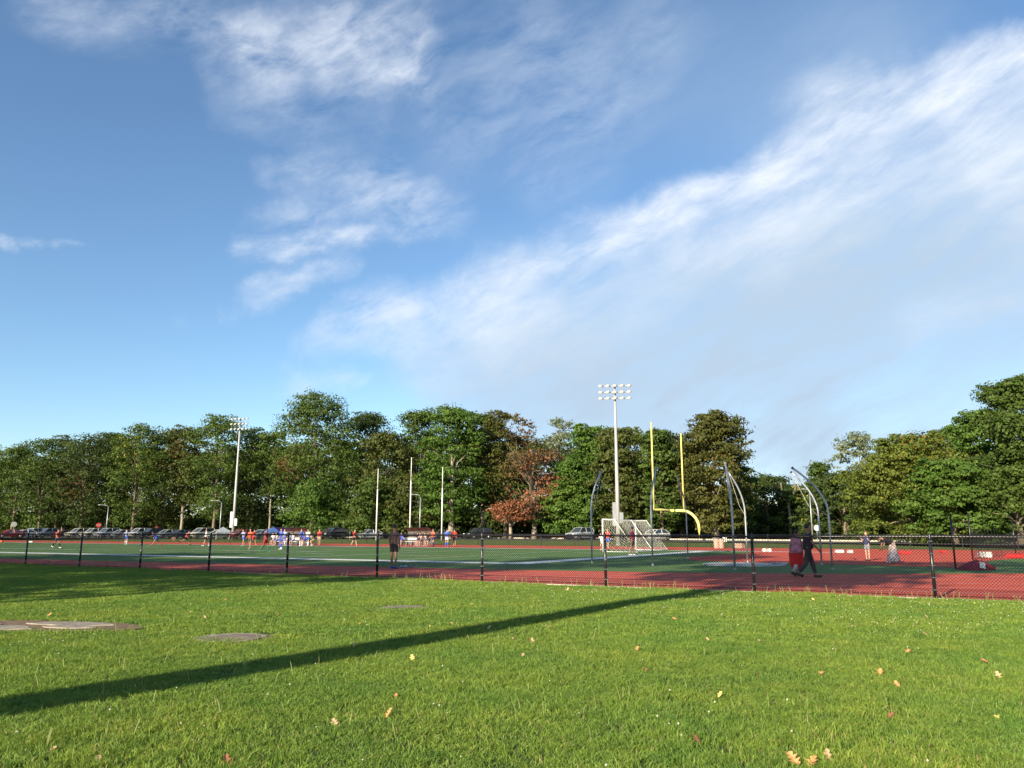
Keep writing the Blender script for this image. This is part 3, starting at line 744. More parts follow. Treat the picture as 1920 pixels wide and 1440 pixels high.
# ------------------------------------------------------------------ cars
def car_meshes(kind):
    if kind == 'suv':
        L_, W_, stations = 4.7, 1.86, None
        zt, roof = 1.08, 1.72; cab = [(-2.1, 1.05), (-1.95, 1.62), (-1.6, 1.70), (-.1, 1.72), (.35, 1.68), (1.15, 1.08)]
    else:
        L_, W_ = 4.6, 1.78
        zt, roof = .93, 1.42; cab = [(-1.95, .98), (-1.2, 1.38), (-.6, 1.43), (-.1, 1.43), (.35, 1.38), (1.15, .95)]
    body = MB(); st = [(-L_ / 2, .55, .78, .45), (-L_ / 2 + .12, .82, zt - .06, .32), (-1.9, .97, zt, .28), (-1, 1, zt, .24), (0, 1, zt, .24), (1.1, 1, zt - .01, .24), (1.7, .98, zt - .10, .26), (L_ / 2 - .25, .88, zt - .2, .28), (L_ / 2, .62, zt - .34, .4)]
    rings = []
    for x, w, zt_, zb_ in st:
        w *= W_ / 2; m_ = (zt_ + zb_) / 2
        rings.append([(x, -w * .9, zb_), (x, -w, m_), (x, -w * .97, zt_ - .08), (x, -w * .86, zt_), (x, w * .86, zt_), (x, w * .97, zt_ - .08), (x, w, m_), (x, w * .9, zb_)])
    vs_ = [p for r in rings for p in r]; fs_ = [tuple(reversed(range(8))), tuple(range(len(vs_) - 8, len(vs_)))]
    for i in range(len(rings) - 1):
        for j in range(8): fs_.append((i * 8 + j, i * 8 + (j + 1) % 8, i * 8 + 8 + (j + 1) % 8, i * 8 + 8 + j))
    body.add(vs_, fs_)
    # roof skin and pillars
    def cabw(z): return W_ / 2 * (.86 - .16 * (z - zt) / (roof - zt))
    gl = MB(); top = [c for c in cab]
    vs_ = []
    for x, z in top: vs_ += [(x, -cabw(z), z), (x, cabw(z), z)]
    vs_ += [(x, s * cabw(zt) , zt - .03) for x in (cab[0][0], cab[-1][0]) for s in (-1, 1)]
    n = len(top)
    fs_ = [(2 * i, 2 * i + 2, 2 * i + 3, 2 * i + 1) for i in range(n - 1)]
    fs_ += [tuple([2 * i for i in range(n)]), tuple([2 * i + 1 for i in reversed(range(n))])]
    gl.add(vs_, fs_)
    rf = MB()
    rt = [c for c in cab if c[1] > (roof - .12)]
    for x, z in [(0, 0)]:
        pass
    vs_ = []
    for x, z in rt: vs_ += [(x, -cabw(z) - .015, z - .03), (x, -cabw(z) * .93, z + .02), (x, cabw(z) * .93, z + .02), (x, cabw(z) + .015, z - .03)]
    fs_ = []
    for i in range(len(rt) - 1):
        for j in range(3): fs_.append((i * 4 + j, i * 4 + 4 + j, i * 4 + 5 + j, i * 4 + 1 + j))
    fs_ += [(0, 1, 2, 3), tuple(reversed(range(len(vs_) - 4, len(vs_))))]
    rf.add(vs_, fs_)
    for s in (-1, 1):
        for xa, xb in (((cab[0][0] + .02, cab[0][1]), (cab[1][0] + .05, cab[1][1])), ((cab[-1][0] - .02, cab[-1][1]), (cab[-2][0], cab[-2][1])), ((-.45, zt), (-.40, roof - .04))):
            rf.tube([(xa[0], s * (cabw(xa[1]) + .01), xa[1]), (xb[0], s * (cabw(xb[1]) + .01), xb[1])], .035, 4)
    wh = MB().lathe([(.001, -.11), (.30, -.11), (.335, -.08), (.335, .08), (.30, .11), (.001, .11)], 16, M=Matrix.Rotation(R(90), 4, 'X'))
    rim = MB().lathe([(.001, -.125), (.19, -.12), (.205, -.10), (.205, .10), (.19, .12), (.001, .125)], 12, M=Matrix.Rotation(R(90), 4, 'X'))
    hl = MB().box((0, 0, 0), (.12, .34, .15), bev=.03)
    gr = MB().box((L_ / 2 - .02, 0, zt - .40), (.08, .8, .20), bev=.02)
    bu = MB().box((L_ / 2 - .01, 0, .42), (.12, W_ * .8, .14), bev=.03)
    mi = MB().box((0, 0, 0), (.12, .2, .13), bev=.03)
    return dict(L=L_, W=W_, zt=zt, cab=cab, body=body.mesh('body', False), glass=gl.mesh('glass'), roof=rf.mesh('roof'), wheel=wh.mesh('wheel', False), rim=rim.mesh('rim'), hl=hl.mesh('headlight'), gr=gr.mesh('grille'), bu=bu.mesh('bumper'), mi=mi.mesh('mirror'))
CM = {k: car_meshes(k) for k in ('suv', 'sedan')}
def car_proto(kind):
    c = CM[kind]; t = thing('parked_car', 'x', 'car')
    link('body', c['body'], t, M_white)
    link('window_glass', c['glass'], t, M_glass); link('roof', c['roof'], t, M_white)
    for x in (-1.42, 1.42):
        for s in (-1, 1):
            w = link('wheel', c['wheel'], t, M_tyre); w.location = (x, s * (c['W'] / 2 - .10), .335)
            link('rim', c['rim'], w, M_rim)
    for s in (-1, 1):
        o = link('headlight', c['hl'], t, M_lamp); o.location = (c['L'] / 2 - .10, s * c['W'] * .33, c['zt'] - .30)
        o = link('mirror', c['mi'], t, M_black); o.location = (.95, s * (c['W'] / 2 + .03), c['zt'] + .08)
    link('grille', c['gr'], t, M_black); link('bumper', c['bu'], t, M_black)
    return t
PROTO = {}
def paint(name, c): return mat('car_paint_' + name, c, .3, .06, 2., coat=.6, metal=.1)
PAINT = dict(red=paint('red', (.42, .025, .025)), white=paint('white', (.72, .71, .66)), cream=paint('cream', (.66, .62, .48)), maroon=paint('maroon', (.13, .02, .03)),
             grey=paint('grey', (.20, .21, .23)), silver=paint('silver', (.46, .48, .50)), black=paint('black', (.02, .02, .024)), blue=paint('blue', (.06, .09, .14)))
def car(kind, px, fwd, col, label, head=207., grp='cars parked along the far road'):
    if kind not in PROTO: c = PROTO[kind] = car_proto(kind)
    else: c = copy_tree(PROTO[kind])
    c.location = at(px, fwd, .358); c.rotation_euler = (0, 0, R(90 - head)); tag(c, label, 'car', grp)
    for ch in c.children:
        if ch.name.split('.')[0] in ('body', 'roof'):
            ch.material_slots[0].link = 'OBJECT'; ch.material_slots[0].material = PAINT[col]
carl = [('sedan', 20, 142, 'red', 'red sedan parked under the pale round sign', 222),
    ('sedan', 45, 144, 'white', 'white sedan half hidden by the leftmost fence post', 215),
    ('suv', 62, 146, 'white', 'white sport utility car facing the field near the left edge', 200),
    ('suv', 90, 147, 'grey', 'dark grey sport utility car right of the white one', 210),
    ('sedan', 121, 147, 'maroon', 'maroon sedan behind the leftmost red shirted runner', 212),
    ('suv', 148, 146, 'cream', 'cream sport utility car right of the maroon sedan', 210),
    ('suv', 176, 145, 'cream', 'pale sport utility car directly beneath the stop sign', 210),
    ('suv', 202, 144, 'silver', 'silver sport utility car right of the stop sign', 210),
    ('sedan', 228, 143, 'silver', 'silver sedan behind the blue player in the open', 210),
    ('suv', 262, 141, 'white', 'white sport utility car left of the third fence post', 210),
    ('suv', 284, 139, 'black', 'black sport utility car behind the bending blue player', 210),
    ('sedan', 314, 137, 'silver', 'silver sedan behind the brown wooden crate', 210),
    ('sedan', 338, 135, 'blue', 'dark blue sedan behind the leaning red player', 210),
    ('suv', 378, 130, 'cream', 'cream and dark car behind the player in white', 212),
    ('sedan', 412, 126, 'white', 'white sedan in front of the pale grey canopy', 218),
    ('sedan', 452, 125, 'red', 'red sedan right of the left floodlight pole', 212),
    ('sedan', 492, 124, 'silver', 'silver sedan behind the player with green socks', 210),
    ('suv', 625, 121, 'black', 'black sport utility car under the black canopy', 212),
    ('sedan', 692, 123, 'silver', 'silver grey sedan on the road beside the leftmost white pole', 232),
    ('suv', 778, 128, 'blue', 'dark blue car mostly hidden behind the second shelter', 225),
    ('sedan', 824, 128, 'grey', 'dark sedan behind the rightmost white pole', 225),
    ('suv', 897, 122, 'black', 'black sport utility car with bright front on the open road', 232),
    ('suv', 1088, 112, 'silver', 'silver sport utility car with pale roof left of the soccer goal', 225),
    ('sedan', 1229, 104, 'white', 'white sedan seen through the soccer goal net', 232)]
for k_, px, fw, c_, lb, hd in carl: car(k_, px, fw, c_, lb, hd)

# ------------------------------------------------------------------ people
def skin_mesh(name, verts, edges, rads, root=0, sub=1):
    me = bpy.data.meshes.new('tmp'); me.from_pydata(verts, edges, []); me.update()
    ob = bpy.data.objects.new('tmp', me); COL.objects.link(ob)
    md = ob.modifiers.new('s', 'SKIN'); md.use_smooth_shade = True
    sv = me.skin_vertices[0].data
    for i, r in enumerate(rads):
        sv[i].radius = (r, r) if not hasattr(r, '__len__') else r; sv[i].use_root = (i == root)
    if sub: sb = ob.modifiers.new('b', 'SUBSURF'); sb.levels = sub
    dg = bpy.context.evaluated_depsgraph_get()
    out = bpy.data.meshes.new_from_object(ob.evaluated_get(dg)); out.name = name
    bpy.data.objects.remove(ob); bpy.data.meshes.remove(me); out.shade_smooth()
    return out

def rotY(v, a):  # pitch about the left-right (Y) axis, positive swings forward (+X)
    c, s = math.cos(a), math.sin(a); return Vector((v.x * c - v.z * s, v.y, v.x * s + v.z * c))

def skeleton(lean=0, legs=((0, 0), (0, 0)), arms=((0, 0, 8), (0, 0, 8)), headp=0, h=1.75):
    """joints of a person facing +X; legs (thigh forward deg, knee bend deg), arms (forward, elbow, out)"""
    k = h / 1.75; J = {}
    pel = Vector((0, 0, 0)); up = rotY(Vector((0, 0, 1)), -R(lean))
    fw = rotY(Vector((1, 0, 0)), -R(lean))
    def T(a): return pel + up * a * k
    J['pel'] = pel; J['waist'] = T(.14); J['chest'] = T(.36); J['neckb'] = T(.50)
    hu = rotY(Vector((0, 0, 1)), -R(lean + headp)); hf = rotY(Vector((1, 0, 0)), -R(lean + headp))
    J['neck'] = J['neckb'] + hu * .07 * k; J['jaw'] = J['neck'] + (hu * .06 + hf * .025) * k; J['skull'] = J['neck'] + (hu * .145 + hf * .01) * k; J['crown'] = J['neck'] + (hu * .195) * k
    J['hf'] = hf; J['hu'] = hu
    for s, (a, e, o), (th, kb) in ((1, arms[0], legs[0]), (-1, arms[1], legs[1])):
        n = 'L' if s > 0 else 'R'
        sh = J['neckb'] + Vector((0, s * .175 * k, 0)) - up * .045 * k; J['sh' + n] = sh
        dn = rotY(Vector((0, 0, -1)), R(a - lean * 0)); dn = (dn + Vector((0, s * math.tan(R(o)), 0))).normalized()
        J['el' + n] = sh + dn * .29 * k
        d2 = rotY(Vector((0, 0, -1)), R(a + e)); d2 = (d2 + Vector((0, s * math.tan(R(o)) * .3, 0))).normalized()
        J['wr' + n] = J['el' + n] + d2 * .25 * k; J['ha' + n] = J['wr' + n] + d2 * .085 * k; J['d' + n] = d2
        hp = pel + Vector((0, s * .095 * k, -.03 * k)); J['hp' + n] = hp
        t1 = rotY(Vector((0, 0, -1)), R(th)); J['kn' + n] = hp + t1 * .43 * k + Vector((0, s * .01, 0))
        t2 = rotY(Vector((0, 0, -1)), R(th - kb)); J['an' + n] = J['kn' + n] + t2 * .43 * k
        f = rotY(Vector((1, 0, 0)), R(min(0, th - kb) * .55)); J['he' + n] = J['an' + n] - f * .05 * k + t2 * .045 * k; J['to' + n] = J['an' + n] + f * .17 * k + t2 * .05 * k
    low = min(min(J['he' + n].z, J['to' + n].z, J['an' + n].z - .03) for n in 'LR') - .028 * k
    for q in list(J):
        if q in ('hf', 'hu', 'dL', 'dR'): continue
        J[q] = J[q] - Vector((0, 0, low))
    J['k'] = k
    return J

def body_from(J, fine=False):
    k = J['k']; V_ = []; E_ = []; Rr = []; ix = {}
    def add(n, p, r, par=None):
        ix[n] = len(V_); V_.append(tuple(p)); Rr.append(r * k if not hasattr(r, '__len__') else (r[0] * k, r[1] * k))
        if par is not None: E_.append((ix[par], ix[n]))
    add('pel', J['pel'], .125); add('waist', J['waist'], .115, 'pel'); add('chest', J['chest'], .13, 'waist')
    add('neckb', J['neckb'], .075, 'chest'); add('neck', J['neck'], .052, 'neckb'); add('jaw', J['jaw'], .068, 'neck'); add('skull', J['skull'], .088, 'jaw'); add('crown', J['crown'], .055, 'skull')
    if fine:
        hf, hu = J['hf'], J['hu']
        nz = J['jaw'] + (hf * .105 + hu * .04) * k; add('nose', nz, .014, 'jaw')
    for n in 'LR':
        add('sh' + n, J['sh' + n], .058, 'neckb' if False else 'chest'); add('el' + n, J['el' + n], .040, 'sh' + n); add('wr' + n, J['wr' + n], .027, 'el' + n)
        if not fine: add('ha' + n, J['ha' + n], .03, 'wr' + n)
        else: add('pa' + n, J['wr' + n] + J['d' + n] * .06 * k, .026, 'wr' + n)
        add('hp' + n, J['hp' + n], .092, 'pel'); mid = J['hp' + n].lerp(J['kn' + n], .5); add('mt' + n, mid, .078, 'hp' + n)
        add('kn' + n, J['kn' + n], .055, 'mt' + n); cf = J['kn' + n].lerp(J['an' + n], .35); add('cf' + n, cf, .056, 'kn' + n); add('an' + n, J['an' + n], .035, 'cf' + n)
        add('to' + n, J['to' + n], .035, 'an' + n)
    return skin_mesh('body', V_, E_, Rr, 0, 2 if fine else 1)
def fingers_from(J):
    mb = MB(); k = J['k']
    for n, s in (('L', 1), ('R', -1)):
        d = J['d' + n]; side = Vector((1, 0, 0)) if abs(d.x) < .8 else Vector((0, 0, 1)); side = (side - d * side.dot(d)).normalized()
        pal = d.cross(side).normalized() * s
        base = J['wr' + n] + d * .07 * k
        for i, L_ in enumerate((.070, .078, .072, .056)):
            b = base + side * (.028 - .018 * i) * k
            p1 = b + d * L_ * .5 * k; p2 = p1 + (d * .8 - pal * .45).normalized() * L_ * .5 * k
            mb.tube([b - d * .02 * k, p1, p2], [.010 * k, .009 * k, .007 * k], 6)
        b = J['wr' + n] + d * .035 * k + side * .025 * k
        mb.tube([b, b + (d + side * .9).normalized() * .03 * k, b + (d * 1.3 + side * .5).normalized() * .06 * k], [.013 * k, .011 * k, .009 * k], 6)
    return mb.mesh('fingers', True)
def cloth_from(J, kind, fine=False):
    k = J['k']; V_ = []; E_ = []; Rr = []; ix = {}
    def add(n, p, r, par=None):
        ix[n] = len(V_); V_.append(tuple(p)); Rr.append((r * k, r * k))
        if par is not None: E_.append((ix[par], ix[n]))
    if kind == 'shirt':
        add('waist', J['waist'].lerp(J['chest'], .3), .160); add('pel', J['pel'].lerp(J['waist'], -.25), .172, 'waist'); add('chest', J['chest'], .150, 'waist'); add('neckb', J['neckb'].lerp(J['chest'], .12), .088, 'chest')
        for n in 'LR': add('sh' + n, J['sh' + n], .078, 'chest'); add('el' + n, J['sh' + n].lerp(J['el' + n], .72), .064, 'sh' + n)
    elif kind in ('shorts', 'pants'):
        add('pel', J['pel'], .152); add('w', J['pel'].lerp(J['waist'], .9), .155, 'pel')
        for n in 'LR':
            add('hp' + n, J['hp' + n], .112, 'pel')
            if kind == 'shorts': add('kn' + n, J['hp' + n].lerp(J['kn' + n], .72), .102, 'hp' + n)
            else:
                add('mt' + n, J['hp' + n].lerp(J['kn' + n], .5), .108, 'hp' + n)
                add('kn' + n, J['kn' + n], .088, 'mt' + n); add('cf' + n, J['kn' + n].lerp(J['an' + n], .4), .082, 'kn' + n); add('an' + n, J['kn' + n].lerp(J['an' + n], .93), .062, 'cf' + n)
    return skin_mesh(kind, V_, E_, Rr, 0, 2 if fine else 1)
def shoe_mesh(J, n):
    k = J['k']; a, t, h_ = J['an' + n], J['to' + n], J['he' + n]
    f = (t - h_).normalized()
    mb = MB(); mb.tube([h_ - f * .03 * k, h_, h_.lerp(t, .5), t, t + f * .045 * k], [.03 * k, .045 * k, .046 * k, .042 * k, .018 * k], 8)
    return mb.mesh('shoe', True)
def sock_mesh(J, n):
    k = J['k']; a, b = J['kn' + n], J['an' + n]
    return MB().tube([a.lerp(b, .15), a.lerp(b, .4), a.lerp(b, .8), a.lerp(b, 1.02)], [.066 * k, .068 * k, .052 * k, .045 * k], 8).mesh('sock', True)
def hair_mesh(J, long=False):
    k = J['k']; hf, hu = J['hf'], J['hu']; sd = hu.cross(hf)
    c = J['skull'] + (hu * .012 - hf * .012) * k
    M4 = Matrix((hf, sd, hu)).transposed().to_4x4()
    pr = [(.001, .118), (.055, .106), (.088, .072), (.103, .025), (.104, -.02), (.092, -.05)]
    if long: pr += [(.098, -.12), (.10, -.2), (.06, -.24)]
    mb = MB(); vs_ = []; n = 14
    for r_, z_ in pr:
        for j in range(n):
            q = 2 * math.pi * j / n; x = math.cos(q) * r_ * .99; y_ = math.sin(q) * r_ * .88; zz = z_ * .95
            if z_ < .03: x = min(x, .025 + .25 * z_)
            vs_.append(M4 @ (Vector((x, y_, zz)) * k) + c)
    mb.add(vs_, [(i * n + j, i * n + (j + 1) % n, (i + 1) * n + (j + 1) % n, (i + 1) * n + j) for i in range(len(pr) - 1) for j in range(n)])
    return mb.mesh('hair', True)

POSES = dict(
    stand=dict(legs=((4, 3), (-4, 2)), arms=((6, 12, 8), (-4, 10, 9))),
    stand2=dict(legs=((12, 6), (-14, 3)), arms=((25, 60, 12), (10, 30, 14)), headp=8),
    walk=dict(lean=3, legs=((19, 6), (-14, 24)), arms=((-22, 12, 6), (20, 20, 6))),
    run=dict(lean=12, legs=((45, 60), (-28, 35)), arms=((-35, 70, 10), (35, 80, 10))),
    run2=dict(lean=22, legs=((38, 15), (-42, 40)), arms=((40, 85, 16), (-40, 80, 16))),
    wide=dict(lean=10, legs=((24, 22), (-22, 8)), arms=((20, 40, 28), (15, 40, 30))),
    sit=dict(lean=12, legs=((82, 84), (78, 76)), arms=((35, 40, 8), (30, 45, 8)), headp=10),
    bend=dict(lean=62, legs=((22, 20), (4, 14)), arms=((14, 10, 6), (8, 12, 6)), headp=20),
    crouch=dict(lean=40, legs=((80, 105), (60, 110)), arms=((60, 20, 8), (55, 30, 8)), headp=5),
    phone=dict(legs=((5, 3), (-3, 2)), arms=((38, 108, 4), (32, 112, 4)), headp=12),
    armup=dict(lean=2, legs=((24, 14), (-22, 20)), arms=((150, 50, 14), (20, 30, 10)), headp=-5),
    lean2=dict(lean=42, legs=((35, 12), (-25, 20)), arms=((55, 20, 10), (-10, 20, 12)), headp=0))
SKINS = dict(dark=mat('deep_brown_skin', (.27, .13, .085), .5, .12, 20.), brown=mat('brown_skin', (.22, .115, .07), .55, .12, 20.), light=mat('light_skin', (.50, .30, .21), .55, .1, 20.), tan=mat('tan_skin', (.38, .21, .13), .55, .1, 20.))
HAIR = mat('black_hair', (.012, .010, .009), .7, .3, 40.); HAIRB = mat('brown_hair', (.10, .05, .025), .7, .3, 40.)
def cloth(n, c, **kw): return mat('cloth_' + n, c, .85, kw.pop('var', .15), kw.pop('scale', 9.), **kw)
C = dict(red=cloth('red', (.62, .035, .025)), orange=cloth('orange_red', (.68, .09, .03)), dred=cloth('dark_red', (.34, .02, .035)), navy=cloth('navy', (.025, .035, .10)), black=cloth('black', (.014, .014, .016)),
         blue=cloth('blue', (.04, .10, .48)), white=cloth('white', (.70, .70, .70)), bw=cloth('blue_white', (.30, .36, .55), var=.6, scale=14.), tan=cloth('tan', (.45, .36, .25)), maroon=cloth('maroon', (.20, .015, .07)),
         green=cloth('green', (.02, .16, .09)), grey=cloth('grey', (.22, .23, .25)), brownc=cloth('brown', (.12, .08, .06)), char=cloth('charcoal', (.020, .022, .028)), speck=cloth('speckled_navy', (.010, .011, .016), var=.4, scale=25., col2=(.035, .038, .048)),
         floral=cloth('floral', (.60, .35, .36), var=.5, scale=12., col2=(.72, .68, .66)), pink=cloth('pink_print', (.40, .015, .07), var=.3, scale=13., col2=(.70, .40, .50)))
PM = {}
def person(pose, px, py, face, label, skin='brown', shirt=None, shorts=None, socks=None, shoes='black', h=1.75, fine=False, hair=HAIR, pants=False, zoff=0., grp=None, long=False, loc=None):
    key = (pose, round(h, 2), fine)
    if key not in PM:
        J = skeleton(h=h, **POSES[pose]); PM[key] = dict(J=J, body=body_from(J, fine))
    D = PM[key]; J = D['J']
    b_ = loc if loc is not None else G(px, py)
    t = thing('person', label, 'person', (b_.x, b_.y, b_.z + .012 + zoff), R(90 - face), grp)
    link('body', D['body'], t, SKINS[skin])
    def part(nm, fn_, m):
        kk = nm + str(long if nm == 'hair' else '')
        if kk not in D: D[kk] = fn_()
        return link(nm.split('_')[0] if nm[-2:] in ('_L', '_R') else nm, D[kk], t, m)
    if shirt: part('shirt', lambda: cloth_from(J, 'shirt', fine), C[shirt])
    if shorts: part('pants' if pants else 'shorts', lambda: cloth_from(J, 'pants' if pants else 'shorts', fine), C[shorts])
    for n in 'LR':
        if socks: part('sock_' + n, lambda: sock_mesh(J, n), C[socks])
        part('shoe_' + n, lambda: shoe_mesh(J, n), C[shoes])
    part('hair', lambda: hair_mesh(J, long), hair)
    if fine: part('fingers', lambda: fingers_from(J), SKINS[skin])
    return t, J
# near figures
person('stand', 738, 1066.3, 14, 'shirtless man in black shorts standing with his back to the fence', 'dark', None, 'black', None, 'blue', 1.80, True)
t, J = person('walk', 1518, 1083.0, 96, 'man in black T-shirt and dark trousers striding right on the track', 'brown', 'char', 'speck', None, 'black', 1.80, True, pants=True)
for n in 'LR':
    sm = MB(); a, b2 = J['he' + n], J['to' + n]; f = (b2 - a).normalized()
    sm.tube([a - f * .035 - Vector((0, 0, .028)), b2 + f * .05 - Vector((0, 0, .028))], .012, 6)
    sm.build('shoe_sole', C['white'], t)
t, J = person('walk', 1496, 1080.5, 20, 'woman in pink patterned top and bright red skirt beside the man in black', 'brown', 'pink', 'floral', None, 'black', 1.60, True, pants=True)
mb = MB(); mb.lathe([(.16, .95), (.215, .86), (.25, .64), (.255, .48), (.21, .33), (.175, .29), (.14, .34)], 20)
sk = mb.build('skirt', cloth('bright_red', (.62, .008, .010), var=.1), t, True)
MB().lathe([(.15, 1.06), (.21, .95), (.258, .80), (.245, .79), (.19, .88)], 20).build('tunic_hem', C['pink'], t, True)
t.rotation_euler.z = R(90 - 60)
person('stand', 1186, 1041.3, 300, 'goalkeeper in maroon shirt standing in front of the soccer goal', 'brown', 'maroon', 'brownc', None, 'white', 1.80)
person('phone', 1628, 1051.5, 230, 'youngster in navy vest holding hands up to the face', 'light', 'navy', 'grey', None, 'black', 1.52, hair=HAIRB)
t, J = person('bend', 1676, 1056.5, 275, 'woman in black top bending over in long floral skirt', 'tan', 'black', None, None, 'white', 1.72)
z0 = J['pel'].z
MB().lathe([(.13, z0 + .05), (.16, z0 - .1), (.22, z0 - .4), (.30, z0 - .75), (.33, .1), (.31, .09)], 18).build('skirt', C['floral'], t, True)
far = [
 ('armup', 106, 1027.5, 110, 'player in orange red shirt and navy shorts, arm raised, alone at left', 'tan', 'orange', 'navy', 'black', 'white'),
 ('wide', 236, 1021.3, 160, 'player in blue shirt standing legs apart left of the third post', 'light', 'bw', 'blue', 'white', 'white'),
 ('lean2', 293, 1022.6, 240, 'player in blue bending forward behind the third fence post', 'tan', 'blue', 'blue', None, 'red'),
 ('run2', 348, 1022, 60, 'player in red shirt and black shorts leaning into a run', 'tan', 'red', 'black', None, 'black'),
 ('walk', 386, 1023.8, 250, 'player in white shirt and black shorts left of the fourth post', 'light', 'white', 'black', None, 'white'),
 ('wide', 456, 1023.8, 200, 'player in white top and bright blue shorts beside the red pair', 'light', 'bw', 'blue', None, 'white'),
 ('stand2', 468, 1029.6, 190, 'tall player in orange red shirt, front one of the red pair', 'tan', 'orange', 'brownc', None, 'white'),
 ('walk', 475, 1022, 100, 'player in red shirt half hidden behind the tall orange red player', 'tan', 'red', 'red', None, 'orange'),
 ('walk', 497, 1035.3, 110, 'player in dark red kit with green socks walking right', 'brown', 'dred', 'dred', 'green', 'green'),
 ('stand', 526, 1030.4, 210, 'player in all blue kit standing over the ball', 'tan', 'blue', 'blue', 'blue', 'white'),
 ('stand2', 533, 1023.6, 200, 'player in blue shorts and white bib behind the ball', 'light', 'bw', 'blue', 'white', 'white'),
 ('stand', 564, 1023.7, 150, 'player in blue right of the fifth fence post', 'light', 'blue', 'navy', 'white', 'white'),
 ('stand2', 577, 1024.3, 190, 'player in blue and white striped shirt standing by the bench', 'tan', 'white', 'blue', 'white', 'white'),
 ('crouch', 588, 1023.8, 230, 'person in tan clothes crouching by the bench end', 'light', 'tan', 'tan', None, 'white'),
 ('stand', 598, 1024.2, 190, 'person in red shirt and pale trousers at the bench end', 'tan', 'red', 'tan', None, 'brownc'),
 ('walk', 664, 1025, 120, 'player in red shirt and dark shorts alone left of the shirtless man', 'light', 'red', 'black', None, 'black'),
 ('stand2', 812, 1025.2, 210, 'broad player in orange red shirt and navy shorts by the white bench', 'tan', 'orange', 'navy', 'navy', 'black'),
 ('stand', 838, 1025.8, 10, 'player in blue with number patch standing near the rightmost white pole', 'light', 'blue', 'white', 'blue', 'orange'),
 ('stand', 852, 1025.5, 10, 'player in red shirt and navy shorts standing right of the blue one', 'tan', 'red', 'navy', None, 'red'),
 ('run', 1129, 1031.5, 230, 'small player in white leaning beside the soccer goal post', 'light', 'white', 'white', None, 'white'),
 ('stand2', 1140, 1031.5, 215, 'player in red shirt and blue shorts inside the goal mouth', 'tan', 'red', 'blue', None, 'black')]
for p_, px, py, fc, lb, sk_, sh_, so_, sc_, se_ in far:
    person(p_, px, py, fc, lb, sk_, sh_, so_, sc_, se_, 1.75 if 'small' not in lb else 1.5)
for px, py, lb, sh_ in ((513, 1023.4, 'seated player in white at the left bench end', 'white'), (519, 1023.4, 'seated player in pale pink top on the first bench', 'floral'), (543, 1023.6, 'seated player in patterned white top on the first bench', 'bw'), (549.5, 1023.6, 'seated player in blue right of the patterned one', 'white'), (571, 1023.7, 'seated player in blue beside the striped shirt player', 'blue'),
                        (754, 1023.2, 'seated player in blue at the left end of the second bench', 'blue'), (784, 1023.8, 'seated player in navy at the right end of the second bench', 'navy'), (789.5, 1024.3, 'seated shirtless player in front of the second shelter', None), (798, 1024.2, 'seated player in orange under the second shelter', 'floral'), (804, 1024.4, 'seated player in black right of the orange one', 'black')):
    person('sit', px, py, 205, lb, 'light', sh_, 'navy' if px > 780 else 'blue', None, 'white')

